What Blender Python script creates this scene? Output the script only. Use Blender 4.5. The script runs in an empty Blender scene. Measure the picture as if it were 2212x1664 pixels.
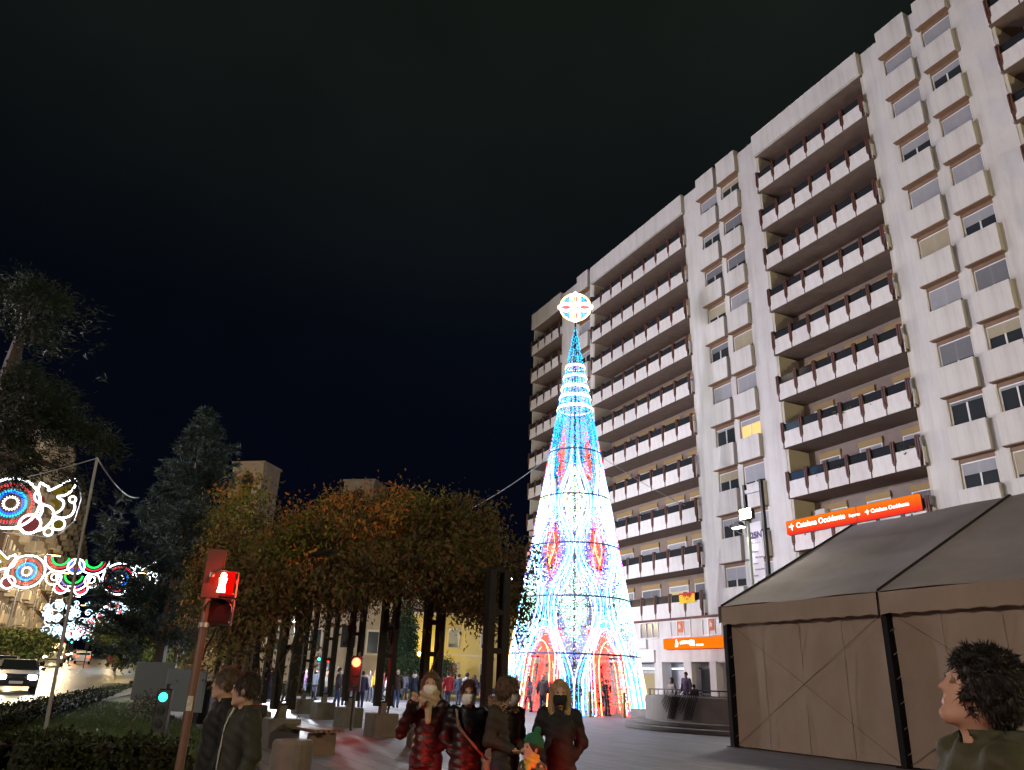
import bpy, math, random
import numpy as np
from mathutils import Vector, Matrix
random.seed(7); rng = np.random.default_rng(7)
sc = bpy.context.scene; COL = sc.collection
PI = math.pi

# ------------------------------------------------------------------ camera
F, CXP, CYP, H0 = 1640.0, 1106.0, 832.0, 1.4          # focal length and centre for a 2212 px wide picture
SL = .036; HY = 1443 + SL * 890
ROLL = math.atan(SL); PITCH = math.atan((HY - 832) * math.cos(ROLL) / F)
cf = np.array([0, math.cos(PITCH), math.sin(PITCH)]); r0 = np.array([1., 0, 0]); u0 = np.cross(r0, cf)
cR = math.cos(ROLL) * r0 + math.sin(ROLL) * u0; cU = -math.sin(ROLL) * r0 + math.cos(ROLL) * u0
C0 = np.array([0, 0, H0])
cam = bpy.data.objects.new('camera', bpy.data.cameras.new('camera')); COL.objects.link(cam)
cam.data.sensor_width = 36; cam.data.lens = 36 * F / 2212; cam.data.clip_start = .05; cam.data.clip_end = 3000
M = Matrix.Identity(4)
for i in range(3):
    M[i][0], M[i][1], M[i][2], M[i][3] = cR[i], cU[i], -cf[i], C0[i]
cam.matrix_world = M
sc.camera = cam

def ray(x, y):
    d = cf * F + cR * (x - CXP) + cU * (CYP - y); return d / np.linalg.norm(d)
def gnd(x, y, z=0):
    d = ray(x, y); return C0 + d * (z - H0) / d[2]
def at(x, y, dist):
    d = ray(x, y); return C0 + d * dist / math.hypot(d[0], d[1])

# ------------------------------------------------------------------ sky, exposure
w = bpy.data.worlds.new('World'); sc.world = w; w.use_nodes = True
nt = w.node_tree; bg = nt.nodes['Background']
tc = nt.nodes.new('ShaderNodeTexCoord'); sx = nt.nodes.new('ShaderNodeSeparateXYZ'); cr = nt.nodes.new('ShaderNodeValToRGB')
nt.links.new(tc.outputs['Generated'], sx.inputs[0]); nt.links.new(sx.outputs['Z'], cr.inputs[0]); 
wn = nt.nodes.new('ShaderNodeTexNoise'); wn.inputs['Scale'].default_value = 1.7; wn.inputs['Detail'].default_value = 4
wr = nt.nodes.new('ShaderNodeMapRange'); wr.inputs[1].default_value = .3; wr.inputs[2].default_value = .7; wr.inputs[3].default_value = .55; wr.inputs[4].default_value = 1.35
wm = nt.nodes.new('ShaderNodeVectorMath'); wm.operation = 'SCALE'
nt.links.new(tc.outputs['Generated'], wn.inputs['Vector']); nt.links.new(wn.outputs[0], wr.inputs[0]); nt.links.new(cr.outputs[0], wm.inputs[0]); nt.links.new(wr.outputs[0], wm.inputs['Scale']); nt.links.new(wm.outputs[0], bg.inputs[0])
cr.color_ramp.elements[0].position = .1; cr.color_ramp.elements[0].color = (.0010, .0016, .0058, 1)
cr.color_ramp.elements[1].position = .75; cr.color_ramp.elements[1].color = (.0075, .0098, .0082, 1)
e_ = cr.color_ramp.elements.new(.42); e_.color = (.0014, .0023, .0046, 1)
bg.inputs[1].default_value = 1.0
vs = sc.view_settings; vs.view_transform = 'Standard'; vs.look = 'None'; vs.exposure = 0; vs.gamma = 1
sc.render.engine = 'CYCLES'; sc.cycles.use_denoising = True; sc.cycles.max_bounces = 6
sc.cycles.diffuse_bounces = 3; sc.cycles.glossy_bounces = 3; sc.cycles.sample_clamp_indirect = 4; sc.cycles.use_light_tree = False

def light(name, kind, loc, energy, col, radius=.15, aim=None, spot=60, blend=.6):
    l = bpy.data.lights.new(name, kind); l.energy = energy; l.color = col
    if kind in ('POINT', 'SPOT'): l.shadow_soft_size = radius
    if kind == 'SPOT': l.spot_size = math.radians(spot); l.spot_blend = blend
    o = bpy.data.objects.new(name, l); COL.objects.link(o); o.location = loc
    if aim is not None:
        o.rotation_euler = (Vector(aim) - Vector(loc)).to_track_quat('-Z', 'Y').to_euler()
    return o
SUN = bpy.data.lights.new('night_glow', 'SUN'); SUN.energy = .012; SUN.angle = .3; SUN.color = (.75, .85, 1)
so = bpy.data.objects.new('night_glow', SUN); COL.objects.link(so); so.rotation_euler = (.5, .4, 0)
# lamps of the street the photographer stands in (behind the camera and off to the right)
light('street_lamp_light', 'POINT', (-19, -9, 12), 15500, (1, .85, .68), .3)
light('street_lamp_light', 'POINT', (27, -7, 9), 17000, (1, .82, .42), .3)
# mast floodlight at the avenue corner of the square, turned on the tall facade
light('mast_floodlight', 'SPOT', (-45, 29.5, 14), 95000, (.87, .84, 1), 2.2, (15, 40, 22), 60, .5)
# rear lamps of a car waiting below the picture, in front of the group
light('car_rear_lamp_light', 'SPOT', (-1.55, 4.7, .30), 800, (1, .03, .012), .05, (-.95, 8.3, -.28), 46, .5)
light('car_rear_lamp_light', 'SPOT', (1.75, 4.7, .30), 700, (1, .03, .012), .05, (.5, 8.3, -.28), 46, .5)
light('car_rear_lamp_light', 'SPOT', (.4, 1.5, .8), 9, (1, .05, .02), .06, (2.1, 2.9, 1.35), 60, .8)

# ------------------------------------------------------------------ facade frame: local x runs along the front, y out towards the square
EAZ = math.radians(-26.21887); EX = np.array([math.sin(EAZ), math.cos(EAZ), 0]); EN = np.array([-EX[1], EX[0], 0])
EROT = math.atan2(EX[1], EX[0]); DF = 32.0
def ab(a, b, z=0):            # a along the avenue, b to its left
    p = EX * a + EN * b; return (float(p[0]), float(p[1]), z)

# ------------------------------------------------------------------ helpers
def tag(o, label=None, cat=None, group=None, kind=None):
    if label: o['label'] = label
    if cat: o['category'] = cat
    if group: o['group'] = group
    if kind: o['kind'] = kind
    return o
def empty(name, loc=(0, 0, 0), rz=0, parent=None):
    o = bpy.data.objects.new(name, None); COL.objects.link(o); o.location = loc; o.rotation_euler = (0, 0, rz)
    o.empty_display_size = .2
    if parent: o.parent = parent
    return o
def link(name, me, parent=None, loc=(0, 0, 0), rz=0, rot=None):
    o = bpy.data.objects.new(name, me); COL.objects.link(o); o.location = loc
    o.rotation_euler = rot if rot else (0, 0, rz)
    if parent: o.parent = parent
    return o
def copy_tree(o, parent=None):
    c = o.copy(); COL.objects.link(c)
    if parent: c.parent = parent
    for ch in o.children: copy_tree(ch, c)
    return c

class MB:
    def __init__(s): s.v = []; s.f = []; s.m = []
    def add(s, vs, fs, m=0):
        n = len(s.v); s.v += [tuple(float(c) for c in p) for p in vs]
        s.f += [tuple(i + n for i in q) for q in fs]; s.m += [m] * len(fs); return s
    def box(s, x0, x1, y0, y1, z0, z1, m=0):
        return s.add([(x0, y0, z0), (x1, y0, z0), (x1, y1, z0), (x0, y1, z0), (x0, y0, z1), (x1, y0, z1), (x1, y1, z1), (x0, y1, z1)],
                     [(0, 3, 2, 1), (4, 5, 6, 7), (0, 1, 5, 4), (1, 2, 6, 5), (2, 3, 7, 6), (3, 0, 4, 7)], m)
    def bevbox(s, x0, x1, y0, y1, z0, z1, b, m=0):
        # box with chamfered vertical edges and top
        X = [(x0 + b, y0), (x1 - b, y0), (x1, y0 + b), (x1, y1 - b), (x1 - b, y1), (x0 + b, y1), (x0, y1 - b), (x0, y0 + b)]
        cx, cy = (x0 + x1) / 2, (y0 + y1) / 2
        T = [(cx + (x - cx) * (1 - 2 * b / max(x1 - x0, .01)), cy + (y - cy) * (1 - 2 * b / max(y1 - y0, .01))) for x, y in X]
        vs = [(x, y, z0) for x, y in X] + [(x, y, z1 - b) for x, y in X] + [(x, y, z1) for x, y in T]
        fs = [tuple(range(7, -1, -1)), tuple(range(16, 24))]
        for r in (0, 8):
            for i in range(8): j = (i + 1) % 8; fs.append((r + i, r + j, r + 8 + j, r + 8 + i))
        return s.add(vs, fs, m)
    def tube(s, pts, r, n=6, m=0, closed=False, caps=True):
        P = [np.array(p, float) for p in pts]; N = len(P); R = r if hasattr(r, '__len__') else [r] * N
        vs = []; up = None
        for i in range(N):
            if closed: t = P[(i + 1) % N] - P[i - 1]
            else: t = P[min(i + 1, N - 1)] - P[max(i - 1, 0)]
            t = t / (np.linalg.norm(t) + 1e-9)
            if up is None:
                up = np.array([0, 0, 1.]) if abs(t[2]) < .9 else np.array([1., 0, 0])
            a = np.cross(up, t); a /= (np.linalg.norm(a) + 1e-9); b = np.cross(t, a); up = b
            for k in range(n):
                an = 2 * PI * k / n; vs.append(P[i] + R[i] * (a * math.cos(an) + b * math.sin(an)))
        fs = []
        for i in range(N if closed else N - 1):
            j = (i + 1) % N
            for k in range(n):
                l = (k + 1) % n; fs.append((i * n + k, i * n + l, j * n + l, j * n + k))
        if caps and not closed: fs += [tuple(range(n - 1, -1, -1)), tuple((N - 1) * n + k for k in range(n))]
        return s.add(vs, fs, m)
    def lathe(s, prof, n=16, m=0, c=(0, 0), cap=True):
        vs = []
        for r, z in prof:
            for k in range(n): an = 2 * PI * k / n; vs.append((c[0] + r * math.cos(an), c[1] + r * math.sin(an), z))
        fs = []
        for i in range(len(prof) - 1):
            for k in range(n): l = (k + 1) % n; fs.append((i * n + k, i * n + l, (i + 1) * n + l, (i + 1) * n + k))
        if cap: fs += [tuple(range(n - 1, -1, -1)), tuple((len(prof) - 1) * n + k for k in range(n))]
        return s.add(vs, fs, m)
    def prism(s, poly, y0, y1, m=0, f=None):
        # poly in (x, z) extruded along y, f maps the points
        n = len(poly); vs = [(x, y0, z) for x, z in poly] + [(x, y1, z) for x, z in poly]
        if f: vs = [f(p) for p in vs]
        fs = [tuple(range(n)), tuple(range(2 * n - 1, n - 1, -1))]
        for i in range(n): j = (i + 1) % n; fs.append((j, i, n + i, n + j))
        return s.add(vs, fs, m)
    def flat(s, poly, z, m=0):
        return s.add([(x, y, z) for x, y in poly], [tuple(range(len(poly)))], m)
    def mesh(s, name, mats, smooth=False):
        me = bpy.data.meshes.new(name); me.from_pydata(s.v, [], s.f)
        for mt in (mats if isinstance(mats, (list, tuple)) else [mats]): me.materials.append(mt)
        if any(s.m): me.polygons.foreach_set('material_index', s.m)
        if smooth: me.polygons.foreach_set('use_smooth', [True] * len(s.f))
        me.update(); return me
    def build(s, name, mats, parent=None, loc=(0, 0, 0), rz=0, smooth=False):
        return link(name, s.mesh(name, mats, smooth), parent, loc, rz)

def np_mesh(name, V, Fq, mats, smooth=False, mi=None):
    V = np.asarray(V, np.float32); Fq = np.asarray(Fq, np.int32); k = Fq.shape[1]
    me = bpy.data.meshes.new(name); me.vertices.add(len(V)); me.vertices.foreach_set('co', V.ravel())
    me.loops.add(Fq.size); me.loops.foreach_set('vertex_index', Fq.ravel())
    me.polygons.add(len(Fq)); me.polygons.foreach_set('loop_start', np.arange(0, Fq.size, k, dtype=np.int32))
    for mt in (mats if isinstance(mats, (list, tuple)) else [mats]): me.materials.append(mt)
    if mi is not None: me.polygons.foreach_set('material_index', np.asarray(mi, np.int32))
    if smooth: me.polygons.foreach_set('use_smooth', np.ones(len(Fq), bool))
    me.update(calc_edges=True); me.validate(); return me

# ------------------------------------------------------------------ materials
def streaks(m, amt=.45, sc_=(1.3, 1.3, .09), lo=.45, hi=.75, tint=(.45, .42, .38)):
    """rain streaks and grime, drawn out downwards"""
    t = m.node_tree; b = t.nodes['Principled BSDF']; src = b.inputs['Base Color'].links[0].from_socket
    tcn = t.nodes.new('ShaderNodeTexCoord'); mp = t.nodes.new('ShaderNodeMapping'); mp.inputs['Scale'].default_value = sc_; nz = t.nodes.new('ShaderNodeTexNoise'); nz.inputs['Scale'].default_value = 1.6; nz.inputs['Detail'].default_value = 8; nz.inputs['Roughness'].default_value = .7
    t.links.new(tcn.outputs['Object'], mp.inputs[0]); t.links.new(mp.outputs[0], nz.inputs['Vector'])
    mr = t.nodes.new('ShaderNodeMapRange'); mr.inputs[1].default_value = lo; mr.inputs[2].default_value = hi; mr.inputs[4].default_value = amt; t.links.new(nz.outputs[0], mr.inputs[0])
    mx = t.nodes.new('ShaderNodeMixRGB'); mx.blend_type = 'MULTIPLY'; mx.inputs[2].default_value = (*tint, 1); t.links.new(mr.outputs[0], mx.inputs[0]); t.links.new(src, mx.inputs[1]); t.links.new(mx.outputs[0], b.inputs['Base Color'])
    return m
def mat(name, col, rough=.7, var=0, scale=4, bump=0, bscale=None, metal=0, spec=None, sheen=0, trans=0, alpha=1, island=0, col2=None):
    m = bpy.data.materials.new(name); m.use_nodes = True; t = m.node_tree; b = t.nodes['Principled BSDF']
    b.inputs['Base Color'].default_value = (*col, 1); b.inputs['Roughness'].default_value = rough; b.inputs['Metallic'].default_value = metal
    if spec is not None: b.inputs['Specular IOR Level'].default_value = spec
    if trans: b.inputs['Transmission Weight'].default_value = trans
    if alpha < 1: b.inputs['Alpha'].default_value = alpha
    co = None
    if var or bump:
        tcn = t.nodes.new('ShaderNodeTexCoord')
    if var:
        nz = t.nodes.new('ShaderNodeTexNoise'); nz.inputs['Scale'].default_value = scale; nz.inputs['Detail'].default_value = 6; nz.inputs['Roughness'].default_value = .65
        t.links.new(tcn.outputs['Object'], nz.inputs['Vector'])
        mr = t.nodes.new('ShaderNodeMapRange'); mr.inputs[1].default_value = .3; mr.inputs[2].default_value = .7
        t.links.new(nz.outputs[0], mr.inputs[0])
        mx = t.nodes.new('ShaderNodeMixRGB'); c2 = col2 or tuple(c * (1 - var) for c in col)
        mx.inputs[1].default_value = (*col, 1); mx.inputs[2].default_value = (*c2, 1)
        t.links.new(mr.outputs[0], mx.inputs[0]); co = mx.outputs[0]
    if island:
        g = t.nodes.new('ShaderNodeNewGeometry'); rp = t.nodes.new('ShaderNodeValToRGB')
        els = island; rp.color_ramp.elements[0].color = (*els[0], 1); rp.color_ramp.elements[1].color = (*els[-1], 1)
        for i, c in enumerate(els[1:-1]):
            q = rp.color_ramp.elements.new((i + 1) / (len(els) - 1)); q.color = (*c, 1)
        t.links.new(g.outputs['Random Per Island'], rp.inputs[0]); co = rp.outputs[0]
    if co is not None: t.links.new(co, b.inputs['Base Color'])
    if bump:
        n2 = t.nodes.new('ShaderNodeTexNoise'); n2.inputs['Scale'].default_value = bscale or scale * 4; n2.inputs['Detail'].default_value = 5
        t.links.new(tcn.outputs['Object'], n2.inputs['Vector'])
        bp = t.nodes.new('ShaderNodeBump'); bp.inputs['Strength'].default_value = bump; bp.inputs['Distance'].default_value = .02
        t.links.new(n2.outputs[0], bp.inputs['Height']); t.links.new(bp.outputs[0], b.inputs['Normal'])
    return m
def emit(name, col, strength, light=True):
    m = bpy.data.materials.new(name); m.use_nodes = True; t = m.node_tree; t.nodes.remove(t.nodes['Principled BSDF'])
    e = t.nodes.new('ShaderNodeEmission'); e.inputs[0].default_value = (*col, 1); e.inputs[1].default_value = strength
    t.links.new(e.outputs[0], t.nodes['Material Output'].inputs[0])
    if not light: m.cycles.emission_sampling = 'NONE'
    return m
MT = dict(
    white=streaks(mat('render_white', (.60, .575, .56), .85, .16, .35, .25, 30)), cream=mat('render_cream', (.52, .47, .40), .85, .15, .6, .2, 30),
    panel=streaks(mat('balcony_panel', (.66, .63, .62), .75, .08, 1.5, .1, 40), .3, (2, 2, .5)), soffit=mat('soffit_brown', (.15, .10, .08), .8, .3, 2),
    tile=mat('brown_cladding', (.20, .145, .12), .6, .2, 3, .15, 12), post=mat('red_brown_wood', (.105, .036, .026), .6, .3, 6),
    hood=mat('window_lintel_wood', (.20, .115, .07), .7, .25, 3), dark=mat('dark_metal', (.02, .02, .022), .45, 0, metal=.3),
    blackglass=mat('smoked_glass', (.022, .024, .028), .12), pane=mat('window_glass', (.03, .035, .04), .1, spec=.6),
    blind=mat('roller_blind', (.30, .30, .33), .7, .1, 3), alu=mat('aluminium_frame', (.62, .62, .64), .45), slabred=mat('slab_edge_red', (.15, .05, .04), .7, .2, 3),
    ochre=mat('ochre_lintel', (.30, .20, .075), .7, .15, 3), curtain=mat('curtain', (.45, .42, .36), .9, .2, 8),
    steel=mat('galvanised_steel', (.33, .33, .34), .45, .2, 5, metal=.6), concrete=mat('concrete', (.12, .115, .105), .9, .35, 3, .4, 25),
    stone=mat('church_stone', (.36, .29, .22), .9, .35, 1.2, .5, 6), yellowwall=mat('yellow_render', (.55, .42, .16), .85, .15, 1, .1, 12),
    asphalt=mat('asphalt', (.11, .10, .088), .30, .3, 1.5, .12, 60), roadpaint=mat('road_paint', (.6, .6, .57), .5, .3, 3), kerb=mat('kerb_stone', (.3, .29, .27), .8, .2, 2),
    pave=mat('pavement', (.2, .19, .18), .7, .25, 1.5, .15, 30), earth=mat('earth', (.07, .06, .045), .95, .3, 2),
    lawn=mat('lawn_soil', (.045, .06, .02), .95, .4, 2, .3, 40), grass=mat('grass_blade', (.06, .11, .03), .7, island=[(.022, .05, .011), (.04, .078, .018), (.06, .09, .026)]),
    hedge=mat('hedge_leaf', (.03, .045, .02), .6, spec=.08, island=[(.008, .014, .006), (.015, .022, .009), (.024, .028, .011)]),
    needle=mat('conifer_needle', (.07, .1, .09), .7, spec=.08, island=[(.018, .027, .024), (.032, .045, .04), (.05, .065, .058)]),
    needle2=mat('cedar_needle', (.06, .08, .04), .7, spec=.08, island=[(.010, .016, .008), (.018, .026, .014), (.03, .038, .022)]),
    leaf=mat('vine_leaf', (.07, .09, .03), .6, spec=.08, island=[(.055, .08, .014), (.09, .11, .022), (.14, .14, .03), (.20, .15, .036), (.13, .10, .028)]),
    leafo=mat('vine_leaf_orange', (.3, .13, .03), .6, spec=.08, island=[(.2, .12, .03), (.36, .15, .035), (.42, .13, .035), (.25, .17, .04)]),
    brace=mat('brace_webbing', (.17, .115, .09), .8),
    blind2=mat('beige_blind', (.36, .31, .22), .7, .1, 3), blind3=mat('dark_blind', (.15, .15, .17), .7, .1, 3),
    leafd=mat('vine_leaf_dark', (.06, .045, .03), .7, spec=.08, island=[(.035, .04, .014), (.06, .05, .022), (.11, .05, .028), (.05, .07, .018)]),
    bark=mat('bark', (.06, .045, .033), .95, .4, 5, .6, 20), cypress=mat('cypress_leaf', (.03, .05, .025), .8, spec=.08, island=[(.012, .022, .012), (.022, .035, .018), (.03, .045, .02)]),
    tree2=mat('street_tree_leaf', (.05, .07, .02), .7, spec=.08, island=[(.03, .045, .012), (.06, .075, .02), (.08, .08, .025)]),
    tentroof=streaks(mat('tent_roof_pvc', (.38, .345, .37), .85, .16, .8, .5, 2.5), .35, (.7, .7, .7), .4, .8, (.6, .58, .56)), tentwall=streaks(mat('tent_wall_pvc', (.39, .30, .25), .9, .14, .8, .5, 3), .35, (1.2, 1.2, .35), .4, .8, (.6, .56, .5)),
    blackpole=mat('black_steel', (.011, .010, .011), .7, .3, 5, spec=.2), corten=mat('brown_steel', (.085, .05, .035), .55, .3, 5), wood=mat('bench_wood', (.15, .075, .04), .55, .35, 8),
    cable=mat('steel_cable', (.35, .35, .37), .4, metal=.5), bin=mat('grey_panel', (.13, .16, .18), .55, .15, 2),
)
# ================================================================== setting
def plaza_mat():
    m = mat('plaza_paving', (.205, .20, .228), .6, .22, .5, .12, 45); t = m.node_tree; b = t.nodes['Principled BSDF']
    tcn = t.nodes.new('ShaderNodeTexCoord'); mp = t.nodes.new('ShaderNodeMapping'); mp.inputs['Rotation'].default_value = (0, 0, -EROT)
    br = t.nodes.new('ShaderNodeTexBrick'); br.inputs['Scale'].default_value = 1; br.inputs['Brick Width'].default_value = 1.2; br.inputs['Row Height'].default_value = .4
    br.inputs['Mortar Size'].default_value = .014; br.inputs['Color1'].default_value = (1, 1, 1, 1); br.inputs['Color2'].default_value = (.74, .74, .75, 1); br.inputs['Mortar'].default_value = (.38, .38, .38, 1)
    t.links.new(tcn.outputs['Object'], mp.inputs[0]); t.links.new(mp.outputs[0], br.inputs['Vector'])
    src = b.inputs['Base Color'].links[0].from_socket
    mx = t.nodes.new('ShaderNodeMixRGB'); mx.blend_type = 'MULTIPLY'; mx.inputs[0].default_value = 1
    t.links.new(src, mx.inputs[1]); t.links.new(br.outputs[0], mx.inputs[2]); t.links.new(mx.outputs[0], b.inputs['Base Color'])
    return m
def S(name, mb, m, **k): return tag(mb.build(name, m, **k), kind='structure')
g = MB(); g.flat([(-1500, -300), (1500, -300), (1500, 2500), (-1500, 2500)], -.16); S('ground', g, MT['earth'])
# the raised square, a kerb towards the street in front of it
PB = [(-9.4, 11.2), (60, 11.2), (60, 120), (-34, 120), (-21, 62), (-12.2, 30)]
g = MB(); g.flat(PB, 0); S('plaza', g, plaza_mat())
g = MB(); g.box(-16, 60, 10.95, 11.2, -.16, .005); S('kerb', g, MT['kerb'])
g = MB(); g.flat([(-120, -60), (80, -60), (80, 10.95), (-120, 10.95)], -.152); S('near_road', g, MT['asphalt'])
def rz_(a): return -.10 + max(0, a - 31) * .023
RE = [(4, 4.5), (15, 3.0), (24, 2.0), (59, -1.9), (72, -3.2), (330, -3.2)]; LE = [(4, 17), (22, 13.5), (31, 11.8), (60, 7.5), (72, 6.5), (330, 6.5)]
g = MB(); vs = []
for (a, b), (a2, b2) in zip(RE, LE): vs += [ab(a, b, rz_(a)), ab(a2, b2, rz_(a2))]
g.add(vs, [(2 * i, 2 * i + 2, 2 * i + 3, 2 * i + 1) for i in range(len(RE) - 1)]); S('avenue', g, MT['asphalt'])
for nm, E_, off in (('left_pavement', LE, 6.0), ('right_pavement', RE[3:], -9)):
    g = MB(); vs = []
    for a, b in E_: vs += [ab(a, b, rz_(a)), ab(a, b, rz_(a) + .13), ab(a, b + off, rz_(a) + .13)]
    fs = []
    for i in range(len(E_) - 1):
        k = 3 * i; fs += [(k, k + 1, k + 4, k + 3), (k + 1, k + 2, k + 5, k + 4)]
    g.add(vs, fs); S(nm, g, MT['pave'])
# hillside carrying the rising avenue
g = MB(); vs = []
for a in (31, 330): vs += [ab(a, 120, rz_(a) - .05), ab(a, -60 if a > 31 else 1.5, rz_(a) - .05)]
g.add(vs, [(0, 1, 3, 2)]); S('hillside', g, MT['earth'])
for a in range(34, 200, 7):                       # dashed centre line
    b = float(np.interp(a, [31, 62, 72, 330], [6.6, 2.9, 1.65, 1.65])); b2 = float(np.interp(a + 3, [31, 62, 72, 330], [6.6, 2.9, 1.65, 1.65]))
    g = MB(); g.add([ab(a, b - .07, rz_(a) + .004), ab(a + 3, b2 - .07, rz_(a + 3) + .004), ab(a + 3, b2 + .07, rz_(a + 3) + .004), ab(a, b + .07, rz_(a) + .004)], [(0, 1, 2, 3)])
    S('lane_marking', g, MT['roadpaint'])
for k in range(8):                                # zebra crossing by the hedge
    b = 4.2 + k * 1.05; g = MB(); g.add([ab(29.2, b, -.095), ab(32.2, b - .4, -.07), ab(32.2, b + .1, -.07), ab(29.2, b + .5, -.095)], [(0, 1, 2, 3)]); S('crossing_stripe', g, MT['roadpaint'])
# lawn beside the avenue
LW = [(-9.2, 11.25), (-3.7, 13.2), (-6.4, 19.0), (-12.3, 30), (-16.9, 42), (-23.4, 54.5), (-24.4, 53.6), (-12.6, 21), (-9.3, 12.6)]
g = MB(); g.flat(LW, .03); S('lawn', g, MT['lawn'])
def inpoly(x, y, P):
    c = False; j = len(P) - 1
    for i in range(len(P)):
        if (P[i][1] > y) != (P[j][1] > y) and x < (P[j][0] - P[i][0]) * (y - P[i][1]) / (P[j][1] - P[i][1]) + P[i][0]: c = not c
        j = i
    return c
V = []
while len(V) < 3 * 26000:
    x, y = random.uniform(-18, -3.7), 11.2 + 24 * random.random() ** 1.6
    if not inpoly(x, y, LW): continue
    a = random.uniform(0, 6.28); h = random.uniform(.05, .12); lx, ly = random.gauss(0, .04), random.gauss(0, .04)
    V += [(x - .012 * math.cos(a), y - .012 * math.sin(a), .03), (x + .012 * math.cos(a), y + .012 * math.sin(a), .03), (x + lx, y + ly, .03 + h)]
tag(link('grass', np_mesh('grass', V, np.arange(len(V)).reshape(-1, 3), MT['grass'])), 'short grass of the lawn beside the avenue', 'grass', kind='stuff')
# dark drainage strip curving over the square
pts = [gnd(632, 1526), gnd(720, 1541), gnd(800, 1559), gnd(897, 1585), gnd(985, 1612), gnd(1080, 1645)]
g = MB(); vs = []
for i, p in enumerate(pts):
    t = pts[min(i + 1, 5)] - pts[max(i - 1, 0)]; t /= np.linalg.norm(t); nn = np.array([-t[1], t[0], 0]); vs += [p + nn * .13 + [0, 0, .004], p - nn * .13 + [0, 0, .004]]
g.add(vs, [(2 * i, 2 * i + 1, 2 * i + 3, 2 * i + 2) for i in range(5)]); S('drain_channel', g, mat('drain_stone', (.075, .07, .07), .7, .3, 3))

# ================================================================== leafy helpers
def cards(P, size, aspect=.5, droop=0.3, n3=False):
    """leaf blades (rhombi) at points P"""
    P = np.asarray(P, np.float32); n = len(P); d = rng.normal(size=(n, 3)); d[:, 2] -= droop * 2; d /= np.linalg.norm(d, axis=1)[:, None]
    s = rng.normal(size=(n, 3)); s -= (s * d).sum(1)[:, None] * d; s /= np.linalg.norm(s, axis=1)[:, None]
    L = (size * rng.uniform(.6, 1.3, n))[:, None]; w_ = L * aspect
    if n3:
        V = np.stack([P - s * w_ * .5, P + s * w_ * .5, P + d * L], 1).reshape(-1, 3); return V, np.arange(n * 3).reshape(-1, 3)
    V = np.stack([P, P + d * L * .45 + s * w_ * .5, P + d * L, P + d * L * .45 - s * w_ * .5], 1).reshape(-1, 3)
    return V, np.arange(n * 4).reshape(-1, 4)
def conifer(name, label, base, Ht, R, m, seed, nb=150, trunk_r=.28, droop=.1, zlow=.06, shape=1.0, spray=.34, lean=(0, 0), parent_cat='tree', two=None, dens=1.0):
    rg = np.random.default_rng(seed); root = empty(name, base); tag(root, label, 'tree')
    g = MB(); g.tube([(lean[0] * t, lean[1] * t, Ht * t) for t in np.linspace(0, .97, 8)], [trunk_r * (1 - .9 * t) for t in np.linspace(0, 1, 8)], 7)
    P = []; D = []
    tops = [(0, 0, Ht, 1.0)] + (two or [])
    for i in range(nb):
        tp = tops[0] if not two or rg.random() < .68 else tops[1 + rg.integers(len(two))]
        z = tp[2] * (zlow + (1 - zlow) * rg.random() ** .8 * .985); fr = 1 - z / tp[2]
        az = rg.uniform(0, 2 * PI); Lb = R * tp[3] * (fr ** .75 * shape + .05) * rg.uniform(.62, 1.08)
        p0 = np.array([tp[0] * min(1, z / tp[2] + .2) + lean[0] * z / Ht, tp[1], z]); dr = np.array([math.cos(az), math.sin(az), 0])
        q = [p0 + dr * Lb * t + np.array([0, 0, -droop * Lb * t + .28 * Lb * t * t]) for t in np.linspace(0, 1, 6)]
        g.tube(q, [.05 * (1 - .8 * t) * (Lb / R + .25) for t in np.linspace(0, 1, 6)], 3, caps=False)
        nt_ = int(max(6, Lb * 20 * dens))
        for j in range(nt_):
            t = rg.uniform(.18, 1); k = t * 5; i0 = min(int(k), 4); p = q[i0] + (q[i0 + 1] - q[i0]) * (k - i0)
            side = np.array([-dr[1], dr[0], 0]) * rg.choice([-1, 1]); tw = .55 * dr + side * rg.uniform(.3, 1) + np.array([0, 0, rg.normal(.1, .3)])
            tw /= np.linalg.norm(tw); tl = rg.uniform(.2, .6) * (1.15 - .6 * t) * min(1.3, Lb / 2.2 + .35)
            for s_ in np.linspace(.1, 1, 6):
                pp = p + tw * tl * s_ + rg.normal(0, .02, 3); nd = tw + rg.normal(0, .55, 3); nd /= np.linalg.norm(nd); P.append(pp); D.append(nd)
    g.build('trunk', MT['bark'], root)
    P = np.array(P); D = np.array(D); n = len(P); s = np.cross(D, rg.normal(size=(n, 3))); s /= np.linalg.norm(s, axis=1)[:, None]
    L = (spray * rg.uniform(.5, 1.2, n))[:, None]
    V = np.stack([P - s * L * .07, P + s * L * .07, P + D * L], 1).reshape(-1, 3)
    link('crown', np_mesh('crown', V, np.arange(3 * n).reshape(-1, 3), m), root)
    return root
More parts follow.
